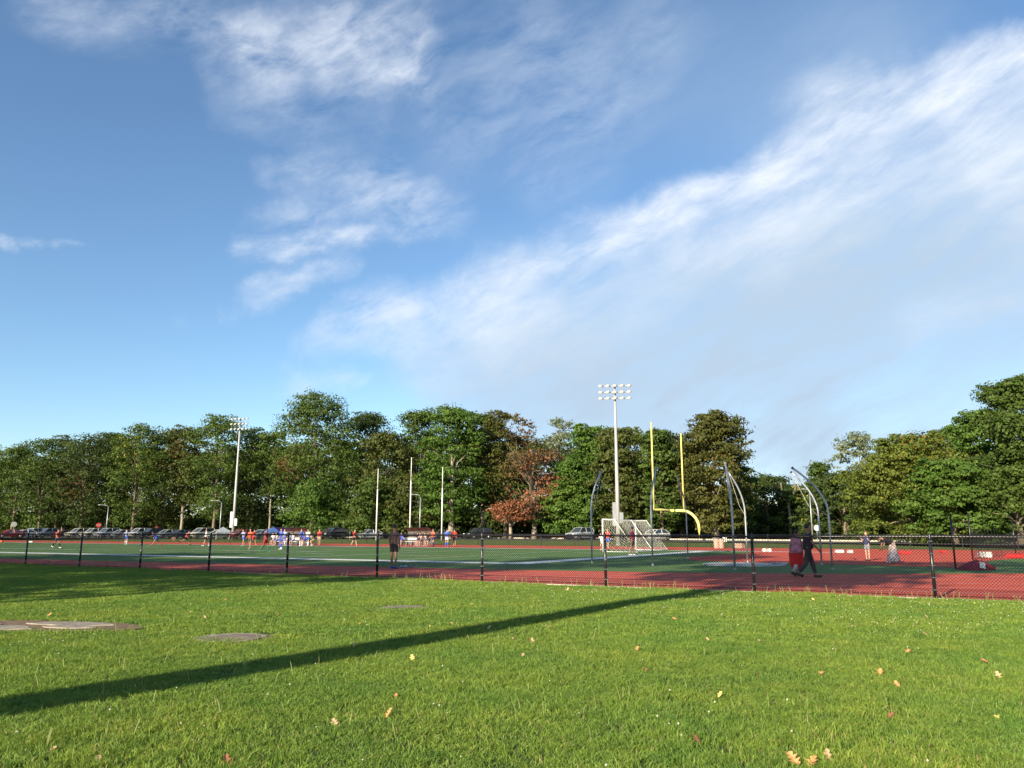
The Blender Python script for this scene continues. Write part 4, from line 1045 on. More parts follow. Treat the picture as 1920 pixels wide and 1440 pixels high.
# ------------------------------------------------------------------ trees
TRI = 0
def tree_mesh(seed, ht, rad, z0, nl, leaf, tones, shape='round', dens=1.0, patches=(), flat=.62, lob=.26):
    """crown of leaf clumps: numpy quads with a colour attribute"""
    g = np.random.default_rng(seed)
    hc = (ht - z0)
    # lobe centres, biased to the surface of the crown's envelope
    nlobe = int(72 * dens) if dens > .5 else 34
    th = g.uniform(0, 2 * np.pi, nlobe); q = np.clip(g.beta(1.15, 1.05, nlobe), .02, .98)
    if shape == 'round': prof = np.sqrt(np.clip(1 - (2 * q - 1) ** 2, 0.05, 1)) * (1.0 - .12 * q)
    elif shape == 'oval': prof = np.sin(np.pi * np.clip(q * .93 + .05, 0, 1)) ** .6 * (1.02 - .35 * q)
    elif shape == 'cone': prof = (1.0 - q) ** .8 * .95 + .08
    elif shape == 'dome': prof = np.sqrt(np.clip(1 - q ** 2.6, .04, 1))
    elif shape == 'vase': prof = .45 + .6 * np.sin(np.pi * q ** .8) ** .7 * (q * .5 + .6)
    else: prof = np.ones(nlobe)
    prof = prof * (1 + .16 * np.sin(th * 2 + g.uniform(0, 6)) + .12 * np.sin(th * 3 + q * 7 + g.uniform(0, 6)))
    inn = np.sqrt(g.uniform(.2, 1, nlobe)) * .93
    rl = math.sqrt(rad * max(rad, hc * .5)) * lob * g.uniform(.5, 1.3, nlobe)
    cx = np.cos(th) * rad * prof * inn; cy = np.sin(th) * rad * prof * inn; cz = z0 + hc * q
    cz = np.minimum(cz, ht - rl * flat * .8)
    cz[0] = ht - rl[0] * flat; cx[0] = g.uniform(-.2, .2) * rad; cy[0] = 0
    w = rl ** 2; idx = g.choice(nlobe, nl, p=w / w.sum())
    nsub = 13                                       # each bough carries ragged sprays of leaves
    sd_ = g.normal(size=(nlobe, nsub, 3)); sd_[..., 2] += .25; sd_ /= np.linalg.norm(sd_, axis=2)[..., None]
    sr_ = g.uniform(.55, 1.12, (nlobe, nsub)); sz_ = g.uniform(.20, .42, (nlobe, nsub)); st_ = g.uniform(0, 1, (nlobe, nsub)); sz_ = sz_ * 1.15
    js = g.integers(0, nsub, nl); d = sd_[idx, js]
    e = g.normal(size=(nl, 3)); e /= np.linalg.norm(e, axis=1)[:, None]
    e *= (g.uniform(0, 1, nl) ** .45)[:, None] * (1 + .5 * (g.uniform(0, 1, nl) > .93))[:, None]
    dd_ = d * sr_[idx, js][:, None] + e * sz_[idx, js][:, None] * np.array([1.25, 1.25, .8])
    c = np.stack([cx[idx], cy[idx], cz[idx]], 1) + dd_ * rl[idx][:, None] * np.array([1.12, 1.12, flat + .06])
    nrm = d * .5 + e * .7 + g.normal(size=(nl, 3)) * .38 + np.array([0, 0, .25]); nrm /= np.linalg.norm(nrm, axis=1)[:, None]
    a = np.cross(nrm, g.normal(size=(nl, 3))); a /= np.linalg.norm(a, axis=1)[:, None]; b = np.cross(nrm, a)
    sz = leaf * g.uniform(.55, 1.3, nl)
    a *= (sz * .5)[:, None]; b *= (sz * .34)[:, None]
    vs_ = np.empty((nl, 4, 3)); vs_[:, 0] = c - a; vs_[:, 1] = c - b * .9 + a * .1; vs_[:, 2] = c + a; vs_[:, 3] = c + b + nrm * (sz * .12)[:, None]
    me = bpy.data.meshes.new('crown'); me.vertices.add(nl * 4); me.loops.add(nl * 4); me.polygons.add(nl)
    me.vertices.foreach_set('co', vs_.reshape(-1)); me.loops.foreach_set('vertex_index', np.arange(nl * 4, dtype=np.int32))
    me.polygons.foreach_set('loop_start', np.arange(0, nl * 4, 4, dtype=np.int32)); me.polygons.foreach_set('loop_total', np.full(nl, 4, dtype=np.int32))
    me.update()
    t0, t1 = np.array(tones[0]), np.array(tones[1])
    lt = g.uniform(0, 1, nlobe)[idx]; m_ = np.clip(lt * .55 + st_[idx, js] * .4 + g.uniform(-.12, .12, nl), 0, 1)[:, None]
    col = t0 * (1 - m_) + t1 * m_
    for (tc, fx, fz, fr, amt) in patches:       # leaves turning colour on some boughs
        pc = np.array([fx * rad, -rad * .4, z0 + hc * fz]); dd = np.linalg.norm((c - pc) / np.array([1, 1.6, 1]), axis=1) / (fr * rad)
        k_ = (g.uniform(0, 1, nl) < np.clip(1.5 - dd, 0, 1) * amt)
        col[k_] = np.array(tc) * g.uniform(.7, 1.25, (k_.sum(), 1))
    col = np.clip(col * g.uniform(.85, 1.15, (nl, 1)), 0, 1)
    ca = me.color_attributes.new('col', 'FLOAT_COLOR', 'POINT')
    ca.data.foreach_set('color', np.repeat(np.concatenate([col, np.ones((nl, 1))], 1), 4, axis=0).reshape(-1).astype(np.float32))
    lobes = np.stack([cx, cy, cz, rl], 1)
    return me, lobes
def trunk_mesh(seed, ht, z0, lobes, r0, nb=12, twigs=0, lean=0.):
    g = random.Random(seed); mb = MB()
    top = z0 + (ht - z0) * .72
    path = []
    for i in range(7):
        q = i / 6; path.append(Vector((lean * q + g.uniform(-.12, .12) * q * 2, g.uniform(-.12, .12) * q * 2, top * q - (.2 if i == 0 else 0))))
    mb.tube(path, [r0 * 1.35] + [r0 * (1 - .13 * i) for i in range(1, 6)] + [r0 * .18], 9)
    ch = list(range(len(lobes))); g.shuffle(ch)
    for i in ch[:nb]:
        x, y_, z, r_ = lobes[i]; q = max(.25, min(.9, (z - r_) / top * .75)) ; k_ = q * 6; i0 = int(min(5, k_)); s = path[i0].lerp(path[i0 + 1], k_ - i0)
        e = Vector((x, y_, z)); m1_ = s.lerp(e, .35) + Vector((g.uniform(-.4, .4), g.uniform(-.4, .4), (e - s).length * .12)); m2_ = s.lerp(e, .7) + Vector((g.uniform(-.3, .3), g.uniform(-.3, .3), (e - s).length * .1))
        rb = r0 * (.42 - .25 * q)
        mb.tube([s, m1_, m2_, e], [rb, rb * .7, rb * .45, rb * .15], 5)
        for _ in range(twigs):
            a = m1_.lerp(e, g.random()); b2 = a + Vector((g.uniform(-1, 1), g.uniform(-1, 1), g.uniform(.1, 1.3))) * r_ * 1.1
            mb.tube([a, a.lerp(b2, .5) + Vector((g.uniform(-.2, .2),) * 3), b2], [rb * .25, rb * .16, rb * .05], 4)
    return mb.mesh('trunk', True)

TN = dict(  # leaf pigment pairs
    dark=((.036, .060, .014), (.078, .115, .024)), mid=((.050, .090, .015), (.110, .165, .028)), bright=((.055, .118, .016), (.125, .205, .032)),
    yel=((.085, .120, .017), (.175, .210, .034)), olive=((.060, .078, .017), (.120, .140, .030)), brown=((.08, .060, .022), (.15, .105, .035)),
    pale=((.14, .18, .09), (.24, .27, .15)), red=((.15, .065, .030), (.24, .105, .05)), rust=((.062, .074, .016), (.130, .128, .027)))
RED = (.29, .115, .055); ORG = (.30, .15, .02); YLW = (.42, .36, .05); BRN = (.19, .085, .04)
def tree(seed, px, fwd, topy, wpx, tone, label, shape='round', z0f=.12, n=7000, leaf=.5, dens=1., patches=(), trunk=.32, twigs=0, bark=None, grp='trees along the far road', base=.35, lob=.26, nb=12, flat=.62):
    lob *= 1.10
    b_ = at(px, fwd, base); ht = (H - base) + (HY - topy) / FPX * fwd * 1.0; rad = wpx / 2 / FPX * fwd * 1.22; n = int(n * 2.1); leaf *= .80
    t = thing('tree', label, 'tree', tuple(b_), 0, grp)
    me, lob_ = tree_mesh(seed, ht, rad, ht * z0f, n, leaf, TN[tone], shape, dens, patches, flat, lob)
    link('crown', me, t, M_leaf)
    link('trunk', trunk_mesh(seed, ht, ht * z0f, lob_, trunk, nb, twigs), t, bark or M_bark)
    return t
L = [
 # seed, px, fwd, topy, width px, tone, label, kwargs
 (1, -48, 178, 838, 110, 'dark', 'dark tree cut by the left edge of the photo', {}),
 (2, 22, 172, 842, 84, 'mid', 'thin crowned tree behind the pale round sign', dict(dens=.8, n=5200)),
 (3, 72, 170, 826, 66, 'mid', 'open topped tree showing sky between its limbs above the red sedan', dict(dens=.7, n=4300, lob=.3)),
 (4, 104, 176, 822, 62, 'dark', 'narrow dark tree right of the open topped tree', dict(dens=.8, n=4600)),
 (5, 150, 165, 820, 96, 'dark', 'dark flat topped tree behind the stop sign', dict(patches=[(BRN, -.2, .4, .5, .3)])),
 (6, 198, 172, 817, 84, 'dark', 'dark tree just right of the stop sign', {}),
 (7, 248, 158, 800, 104, 'mid', 'mid green tree with yellowish upper boughs behind the third post', dict(patches=[(YLW, 0, .7, .6, .12)])),
 (8, 300, 166, 808, 92, 'olive', 'brownish olive tree between the third and fourth posts', dict(patches=[(BRN, 0, .6, .7, .08)])),
 (9, 340, 160, 806, 78, 'olive', 'drooping olive tree with pale forked trunk', dict(patches=[(BRN, 0, .6, .7, .15)], bark=M_barkg, z0f=.3)),
 (10, 400, 150, 782, 108, 'mid', 'leafy green tree just left of the left floodlight pole', {}),
 (11, 462, 158, 806, 84, 'dark', 'dark tree directly behind the left floodlight pole', {}),
 (12, 505, 152, 812, 70, 'mid', 'slim tree with bare pale trunk right of the left floodlight pole', dict(z0f=.42, bark=M_barkg, trunk=.22, n=4500)),
 (13, 585, 143, 740, 142, 'mid', 'tallest tree in the left half with uneven spreading boughs', dict(n=11500, z0f=.12, shape='oval', patches=[(BRN, -.5, .45, .35, .45), (BRN, -.1, .3, .2, .3)], twigs=3, trunk=.45, dens=1.2)),
 (14, 590, 132, 905, 116, 'bright', 'low bright green tree at the foot of the tallest one', dict(n=5000, z0f=.08, shape='cone', trunk=.2)),
 (15, 686, 154, 780, 96, 'dark', 'dark domed tree right of the tallest one', dict(shape='dome', n=7500)),
 (16, 722, 134, 818, 100, 'olive', 'olive tree behind the leftmost white pole', dict(n=7000)),
 (17, 785, 146, 776, 84, 'mid', 'tall green tree behind the middle white pole', dict(n=7500)),
 (18, 700, 126, 900, 90, 'mid', 'low green tree behind the leftmost white pole', dict(n=4500, z0f=.1, shape='dome', trunk=.2)),
 (19, 770, 127, 915, 90, 'olive', 'low olive tree behind the middle white pole', dict(n=4000, z0f=.1, shape='dome', trunk=.2)),
 (20, 846, 124, 768, 116, 'bright', 'bright green tree with stout trunk behind the rightmost white pole', dict(n=11000, z0f=.13, shape='oval', trunk=.5, bark=M_barkg)),
 (21, 905, 138, 782, 80, 'mid', 'green tree with forked pale trunk above the black car', dict(z0f=.45, bark=M_barkg, trunk=.35)),
 (22, 948, 130, 774, 112, 'rust', 'tall brown green tree with thin reddish top', dict(n=8500, z0f=.2, dens=.9, patches=[(BRN, .5, .8, .5, .5)], twigs=5)),
 (23, 1002, 122, 850, 108, 'brown', 'half bare tree with rust red leaves and pale branching limbs', dict(n=2300, dens=.5, z0f=.2, shape='vase', patches=[(RED, .4, .45, .9, .85), (RED, -.4, .15, .5, .9)], twigs=10, bark=M_barkg, lob=.34, nb=22, trunk=.42)),
 (24, 958, 120, 944, 66, 'red', 'small clump of red brown leaves round a pale trunk', dict(n=1100, dens=.6, z0f=.5, patches=[(RED, 0, .5, 2, .8)], twigs=4, bark=M_barkg, trunk=.34, lob=.4)),
 (25, 1048, 142, 787, 62, 'pale', 'wispy pale tree top rising behind the rust red tree', dict(n=2600, dens=.5, z0f=.4, twigs=6, bark=M_barkg)),
 (26, 1100, 118, 798, 96, 'bright', 'dense fresh green tree left of the right floodlight pole', dict(n=11000, z0f=.06, shape='oval')),
 (27, 1064, 120, 905, 90, 'bright', 'low fresh green tree right of the rust red tree', dict(n=5000, z0f=.05, shape='dome', trunk=.2)),
 (28, 1156, 114, 812, 84, 'olive', 'olive brown tree directly behind the right floodlight pole', dict(n=9000, z0f=.06, shape='oval')),
 (29, 1190, 126, 806, 60, 'yel', 'yellow green tree top between floodlight pole and left yellow upright', dict(n=5000)),
 (30, 1242, 112, 812, 78, 'mid', 'green tree between the two yellow uprights', dict(n=9000, z0f=.06, shape='oval')),
 (31, 1280, 120, 822, 66, 'olive', 'olive tree behind the right yellow upright', dict(n=6500, z0f=.1)),
 (32, 1342, 108, 778, 122, 'rust', 'large golden brown tree right of the yellow goal post', dict(n=13000, z0f=.13, shape='oval', trunk=.45, bark=M_barkg, patches=[(ORG, .1, .5, .3, .3), (ORG, .0, .28, .18, .5)], dens=1.15)),
 (33, 1386, 116, 868, 60, 'mid', 'green boughs at the right shoulder of the golden brown tree', dict(n=4500, z0f=.1)),
 (34, 1440, 132, 898, 110, 'dark', 'low dark green tree left of the dead branches', dict(n=6500, z0f=.05, shape='dome')),
 (35, 1500, 128, 915, 84, 'mid', 'low yellowish green tree under the curved cage poles', dict(n=5000, z0f=.05, shape='dome', patches=[(YLW, 0, .6, .8, .1)])),
 (36, 1543, 140, 872, 62, 'mid', 'pointed pale green tree behind the curved cage poles', dict(n=4500, shape='cone', z0f=.05)),
 (37, 1585, 116, 892, 110, 'dark', 'dark round tree between the cage poles and the golden dome', dict(n=8500, z0f=.04, shape='dome')),
 (38, 1628, 122, 818, 86, 'pale', 'silvery pale tree rising left of the golden dome', dict(n=3800, dens=.55, z0f=.2, lob=.3)),
 (39, 1716, 84, 822, 186, 'yel', 'broad dome of golden green leaves at right', dict(n=21000, z0f=.03, shape='dome', leaf=.38, patches=[(ORG, 0, 1.0, .5, .06), (YLW, -.3, .4, .5, .03)], flat=.62, lob=.25, dens=1.35)),
 (40, 1790, 78, 868, 132, 'bright', 'bright green tree with low spreading boughs before the golden dome', dict(n=15000, z0f=.08, shape='dome', leaf=.36, flat=.55, lob=.26, dens=1.2)),
 (41, 1800, 108, 806, 96, 'mid', 'greyish green tree top behind the bright green one', dict(n=6000)),
 (42, 1862, 96, 776, 104, 'bright', 'tall mid green tree left of the tallest right hand tree', dict(n=9500, z0f=.12)),
 (43, 1938, 84, 712, 150, 'mid', 'tallest right hand tree cut by the edge of the photo', dict(n=18000, z0f=.05, leaf=.44, shape='oval', dens=1.2)),
 (44, 1912, 74, 880, 96, 'mid', 'low olive tree at the right edge above the corner net', dict(n=7000, z0f=.2, leaf=.34, shape='dome')),
]
for sd, px, fw, ty, w_, tn, lb, kw in L: tree(sd, px, fw, ty, w_, tn, lb, **kw)
# second rank behind, closing most of the gaps
bk = [(i, -60 + i * 78, 205 - i * 3.2) for i in range(19)]
place = ['left edge', 'round sign', 'stop sign', 'street lamp', 'third post', 'drooping olive tree', 'left floodlight pole', 'slim pale trunk', 'tallest left tree', 'dark domed tree', 'middle white pole', 'bright stout tree', 'rust red tree', 'wispy pale top', 'fresh green tree', 'right floodlight pole', 'yellow uprights', 'golden brown tree', 'cage poles']
for i, px, fw in bk:
    ty = 868 if i < 3 else 846 if i < 7 else 832 if i < 16 else 868 if i < 18 else 918
    tree(100 + i, px, fw, ty, 130, ('mid', 'mid', 'dark', 'olive')[i % 4], 'background tree filling the gap behind the ' + place[i], z0f=.02, n=5000, leaf=.85, shape='dome', grp='trees of the second row', nb=5)
for i, (px, fw, ty) in enumerate(((1500, 150, 945), (1590, 146, 930), (1690, 130, 900), (1780, 125, 880), (1880, 118, 850), (1960, 110, 830))):
    tree(140 + i, px, fw, ty, 120, 'dark', 'background tree behind the ' + ('curved cage poles', 'dark round tree', 'golden dome', 'low bright tree', 'tall right trees', 'right edge trees')[i], z0f=.04, n=4200, leaf=.6, shape='dome', grp='trees of the second row', nb=5)
# dead tree
b_ = at(1482, 126, .35); t = thing('dead_tree', 'dead bare tree forking against the sky left of the cage poles', 'tree', tuple(b_))
g = random.Random(5); mb = MB(); sc = 126 / FPX
def branch(a, d, L_, r, n):
    b2 = a + d * L_; mid = a.lerp(b2, .5) + Vector((g.uniform(-.1, .1), g.uniform(-.1, .1), .05)) * L_
    mb.tube([a, mid, b2], [r, r * .8, r * .6], 5)
    if n:
        for _ in range(g.choice((2, 2, 3))):
            branch(b2, (d + Vector((g.uniform(-.8, .8), g.uniform(-.5, .5), g.uniform(-.1, .5)))).normalized(), L_ * g.uniform(.55, .8), r * .6, n - 1)
mb.tube([(0, 0, -.2), (.1, 0, 3), (0, 0, 5.6)], [.28, .2, .14], 7)
branch(Vector((0, 0, 5.4)), Vector((-.6, 0, .8)).normalized(), 1.7, .085, 3); branch(Vector((0, 0, 5.4)), Vector((.45, 0, .9)).normalized(), 1.7, .085, 3)
mb.build('branches', M_barkg, t)
# a low shrubbery mass along the foot of the trees
def hedge(pxs, fw0, fw1, hh, n, tone, name, label):
    g_ = np.random.default_rng(int(fw0)); pa, pb = at(pxs[0], fw0, .35), at(pxs[1], fw1, .35)
    q = g_.uniform(0, 1, n); bump_ = (.6 + .4 * np.sin(q * 60) * np.sin(q * 23 + 1)) * hh
    c = np.stack([pa.x + (pb.x - pa.x) * q + g_.normal(size=n) * 1.6, pa.y + (pb.y - pa.y) * q + g_.normal(size=n) * 1.6, .35 + bump_ * g_.uniform(0, 1, n) ** .7], 1)
    nr = g_.normal(size=(n, 3)) + np.array([0, -.4, .4]); nr /= np.linalg.norm(nr, axis=1)[:, None]
    a = np.cross(nr, g_.normal(size=(n, 3))); a /= np.linalg.norm(a, axis=1)[:, None]; b2 = np.cross(nr, a); sz = g_.uniform(.4, 1.0, n)[:, None]
    vs_ = np.stack([c - a * sz * .5, c - b2 * sz * .35, c + a * sz * .5, c + b2 * sz * .35], 1)
    me = bpy.data.meshes.new(name); me.vertices.add(n * 4); me.loops.add(n * 4); me.polygons.add(n)
    me.vertices.foreach_set('co', vs_.reshape(-1)); me.loops.foreach_set('vertex_index', np.arange(n * 4, dtype=np.int32))
    me.polygons.foreach_set('loop_start', np.arange(0, n * 4, 4, dtype=np.int32)); me.polygons.foreach_set('loop_total', np.full(n, 4, dtype=np.int32)); me.update()
    m_ = g_.uniform(0, 1, (n, 1)); col = np.array(TN[tone][0]) * (1 - m_) + np.array(TN[tone][1]) * m_
    ca = me.color_attributes.new('col', 'FLOAT_COLOR', 'POINT'); ca.data.foreach_set('color', np.repeat(np.concatenate([col, np.ones((n, 1))], 1), 4, axis=0).reshape(-1).astype(np.float32))
    tag(link(name, me, None, M_leaf), label, 'shrubs', kind='stuff')
hedge((-150, 760), 200, 160, 7.5, 34000, 'dark', 'undergrowth', 'dark undergrowth behind the parked cars under the trees')
hedge((740, 1450), 152, 134, 7.5, 28000, 'dark', 'undergrowth', 'dark undergrowth under the middle trees behind the road')
hedge((1420, 2100), 150, 122, 7.0, 24000, 'olive', 'undergrowth', 'olive undergrowth under the right hand trees')

# shade trees standing behind the photographer: their shadows cross lawn and track
def shade_tree(p, s, z0, ht, rad, seed, label, trunk, n=6000, dens=1., leaf=.55, lob=.26):
    ca_, sa_ = math.cos(R(35)), math.sin(R(35))
    x = p * ca_ + s * sa_; y_ = -p * sa_ + s * ca_
    t = thing('tree', label, 'tree', (x, y_, 0), 0, 'lawn trees behind the photographer')
    me, lob_ = tree_mesh(seed, ht, rad, z0, n, leaf, TN['mid'], 'round', dens, (), .7, lob)
    link('crown', me, t, M_leaf); link('trunk', trunk_mesh(seed, ht, z0, lob_, trunk, 12), t, M_bark)
shade_tree(-7.9, -10, 13.6, 20.5, 5.4, 201, 'tall lawn tree whose trunk throws the long diagonal shadow', .60)
shade_tree(-25.5, -9, 4.5, 15.5, 6.6, 202, 'low crowned lawn tree shading the lawn at far left', .40, 8000)
shade_tree(-37, -4, 4.5, 12.5, 6.5, 203, 'leftmost lawn tree shading the track', .40, 7000)
shade_tree(2.0, -14, 17.6, 25, 6.6, 204, 'lawn tree shading the right end of the track', .4, 3400, leaf=.5)
shade_tree(-19.5, -24, 20.5, 30, 5.8, 205, 'tallest lawn tree shading the turf', .4, 6000)
shade_tree(13.0, -16, 18.5, 25, 6.5, 206, 'lawn tree shading beyond the right edge', .4, 4500)
shade_tree(-49, 0, 5, 12.5, 7.0, 207, 'far left lawn tree shading the far turf', .40, 6000)

# ------------------------------------------------------------------ slabs in the lawn
def disc_outline(rx, ry, seed, n=26, amp=.1):
    g_ = random.Random(seed); ph = [g_.uniform(0, 6) for _ in range(4)]
    return [(rx * math.cos(a) * (1 + amp * math.sin(3 * a + ph[0]) + amp * .5 * math.sin(7 * a + ph[1])), ry * math.sin(a) * (1 + amp * math.sin(2 * a + ph[2]) + amp * .5 * math.sin(5 * a + ph[3]))) for a in [2 * math.pi * i / n for i in range(n)]]
def plate(mb, out, z0, z1, dx=0, dy=0, s=1.):
    n = len(out); mb.add([(x * s + dx, y_ * s + dy, z0) for x, y_ in out] + [(x * s * .98 + dx, y_ * s * .98 + dy, z1) for x, y_ in out] + [(dx, dy, z1 + .004)],
        [(i, (i + 1) % n, (i + 1) % n + n, i + n) for i in range(n)] + [(i + n, (i + 1) % n + n, 2 * n) for i in range(n)])
EX = []   # places kept free of grass
c1 = G(40, 1177); t = thing('stone_slab', 'large flat worn stone slab sunk in the grass at left', 'slab', (c1.x, c1.y, 0), R(-8))
mb = MB(); plate(mb, disc_outline(2.1, .80, 3, amp=.07), -.02, .035); mb.build('dirt_bed', M_dirt, t)
for i, (dx, dy, rx, ry) in enumerate(((.72, .28, .75, .24), (-.15, -.38, .62, .26), (.95, -.1, .45, .18), (-.95, -.02, .55, .22))):
    mb = MB(); plate(mb, disc_outline(rx, ry, 10 + i, amp=.12), .0, .052, dx, dy); o = mb.build('slab_piece', M_conc, t)
EX.append((c1.x, c1.y + .12, 1.9, .62))
for (px, py, rx, ry, lb, off) in ((430, 1199, .52, .50, 'round concrete ringed cover in the grass, nearer of the two', (.05, -.06)), (755, 1143, .60, .60, 'round concrete ringed cover in the grass, farther one near the fence', (.12, -.05))):
    c2 = G(px, py); t = thing('utility_cover', lb, 'cover', (c2.x, c2.y, 0), 0, 'round utility covers in the lawn')
    sd = int(px)
    mb = MB(); plate(mb, disc_outline(rx * 1.22, rx * 1.12, sd, amp=.12), -.02, .020); mb.build('dirt_rim', M_dirt, t)
    mb = MB(); plate(mb, disc_outline(rx, rx * .95, sd + 1, amp=.07), .0, .030); mb.build('concrete_ring', M_conc, t)
    mb = MB(); plate(mb, disc_outline(rx * .84, rx * .78, sd + 2, amp=.07), .01, .036, rx * .10, -rx * .10); mb.build('lid', M_iron, t)
    EX.append((c2.x + .06, c2.y + .26, rx * .84, rx * .60))

# ------------------------------------------------------------------ grass
def patch_mesh(seed, size, nb, hmin, hmax, w):
    g_ = np.random.default_rng(seed)
    x = g_.uniform(-size / 2, size / 2, nb); y_ = g_.uniform(-size / 2, size / 2, nb)
    tc = g_.uniform(-size / 2, size / 2, (60, 2)); k_ = g_.integers(0, 60, nb); cl_ = g_.uniform(0, 1, nb) < .62     # tussocks
    x = np.where(cl_, tc[k_, 0] + g_.normal(size=nb) * .016, x); y_ = np.where(cl_, tc[k_, 1] + g_.normal(size=nb) * .016, y_)
    h_ = g_.uniform(hmin, hmax, nb) * (1 + .8 * (g_.uniform(0, 1, nb) > .985)); az = g_.uniform(0, 2 * np.pi, nb); ln = g_.uniform(.2, 1.5, nb) * h_
    ww = w * g_.uniform(.6, 1.3, nb)
    wa = g_.uniform(0, 2 * np.pi, nb); wx, wy = np.cos(wa) * ww / 2, np.sin(wa) * ww / 2
    dx, dy = np.cos(az) * ln, np.sin(az) * ln
    co = np.zeros((nb, 5, 3))
    co[:, 0] = np.stack([x - wx, y_ - wy, np.full(nb, -.01)], 1); co[:, 1] = np.stack([x + wx, y_ + wy, np.full(nb, -.01)], 1)
    co[:, 2] = np.stack([x + dx * .35 + wx * .85, y_ + dy * .35 + wy * .85, h_ * .6], 1); co[:, 3] = np.stack([x + dx * .35 - wx * .85, y_ + dy * .35 - wy * .85, h_ * .6], 1)
    co[:, 4] = np.stack([x + dx, y_ + dy, h_ * g_.uniform(.75, 1.0, nb)], 1)
    base = np.arange(nb)[:, None] * 5
    q = base + np.array([0, 1, 2, 3]); tr = base + np.array([3, 2, 4])
    loops = np.concatenate([q, tr], 1).reshape(-1).astype(np.int32)
    me = bpy.data.meshes.new('grass_tuft'); me.vertices.add(nb * 5); me.loops.add(nb * 7); me.polygons.add(nb * 2)
    me.vertices.foreach_set('co', co.reshape(-1)); me.loops.foreach_set('vertex_index', loops)
    ls = (np.arange(nb)[:, None] * 7 + np.array([0, 4])).reshape(-1).astype(np.int32)
    me.polygons.foreach_set('loop_start', ls); me.polygons.foreach_set('loop_total', np.tile([4, 3], nb).astype(np.int32)); me.update()
    r1 = g_.uniform(0, 1, (nb, 1)); c0 = np.array((.098, .180, .024)); c1_ = np.array((.215, .315, .055)); col = c0 * (1 - r1) + c1_ * r1
    dry = g_.uniform(0, 1, nb) > .95; col[dry] = (.30, .27, .12)
    ca = me.color_attributes.new('col', 'FLOAT_COLOR', 'POINT')
    ca.data.foreach_set('color', np.repeat(np.concatenate([col, np.ones((nb, 1))], 1), 5, axis=0).reshape(-1).astype(np.float32))
    return me
M_grass = bpy.data.materials.new('lawn_grass'); M_grass.use_nodes = True
t_ = NT(M_grass.node_tree); b_ = t_.n['Principled BSDF']
gpos = t_.new('ShaderNodeNewGeometry').outputs['Position']; at_ = t_.new('ShaderNodeAttribute', attribute_name='col')
pn = t_.noise(gpos, .55, 4, .6); pn2 = t_.noise(gpos, 3.5, 4, .65)
c_ = t_.mix(1.0, at_.outputs['Color'], t_.mix(t_.rng_(pn, .35, .65), (.80, .92, .9, 1), (1.22, 1.10, 1.0, 1)), 'MULTIPLY')
c_ = t_.mix(1.0, c_, t_.mix(t_.rng_(pn2, .3, .7), (.72, .80, .75, 1), (1.28, 1.18, 1.15, 1)), 'MULTIPLY')
t_.put(b_, 'Base Color', c_); b_.inputs['Roughness'].default_value = .55; b_.inputs['Specular IOR Level'].default_value = .3
tr_ = t_.new('ShaderNodeBsdfTranslucent'); t_.put(tr_, 0, t_.mix(1.0, c_, (1.3, 1.25, .6, 1), 'MULTIPLY'))
ms_ = t_.new('ShaderNodeMixShader'); ms_.inputs[0].default_value = .3; t_.put(ms_, 1, b_.outputs[0]); t_.put(ms_, 2, tr_.outputs[0]); t_.l.new(ms_.outputs[0], t_.n['Material Output'].inputs[0])

def instancer(name, pts, rots, scs, meshes, label, cat):
    col = bpy.data.collections.new(name + '_sources')
    for i, me in enumerate(meshes):
        if not me.materials: me.materials.append(M_grass)
        o = bpy.data.objects.new('tuft', me); col.objects.link(o)
    me = bpy.data.meshes.new(name); me.vertices.add(len(pts)); me.vertices.foreach_set('co', np.asarray(pts, dtype=np.float32).reshape(-1)); me.update()
    for nm, dat in (('rotz', rots), ('scl', scs)):
        a = me.attributes.new(nm, 'FLOAT', 'POINT'); a.data.foreach_set('value', np.asarray(dat, dtype=np.float32))
    ob = link(name, me)
    ng = bpy.data.node_groups.new(name, 'GeometryNodeTree')
    ng.interface.new_socket('Geometry', in_out='INPUT', socket_type='NodeSocketGeometry'); ng.interface.new_socket('Geometry', in_out='OUTPUT', socket_type='NodeSocketGeometry')
    N = ng.nodes; LK = ng.links
    gi = N.new('NodeGroupInput'); go = N.new('NodeGroupOutput'); ip = N.new('GeometryNodeInstanceOnPoints'); ci = N.new('GeometryNodeCollectionInfo')
    ci.inputs['Collection'].default_value = col; ci.inputs['Separate Children'].default_value = True; ci.inputs['Reset Children'].default_value = True
    r_ = N.new('GeometryNodeInputNamedAttribute'); r_.data_type = 'FLOAT'; r_.inputs[0].default_value = 'rotz'
    s_ = N.new('GeometryNodeInputNamedAttribute'); s_.data_type = 'FLOAT'; s_.inputs[0].default_value = 'scl'
    cx_ = N.new('ShaderNodeCombineXYZ'); LK.new(r_.outputs['Attribute'], cx_.inputs[2])
    cs_ = N.new('ShaderNodeCombineXYZ'); cs_.inputs[0].default_value = 1; cs_.inputs[1].default_value = 1; LK.new(s_.outputs['Attribute'], cs_.inputs[2])
    er = N.new('FunctionNodeEulerToRotation'); LK.new(cx_.outputs[0], er.inputs[0])
    LK.new(gi.outputs[0], ip.inputs['Points']); LK.new(ci.outputs[0], ip.inputs['Instance']); ip.inputs['Pick Instance'].default_value = True
    LK.new(er.outputs[0], ip.inputs['Rotation']); LK.new(cs_.outputs[0], ip.inputs['Scale']); LK.new(ip.outputs[0], go.inputs[0])
    md = ob.modifiers.new('scatter', 'NODES'); md.node_group = ng
    tag(ob, label, cat, kind='stuff')
    return ob
pts = []; step = .34
y0 = 3.6
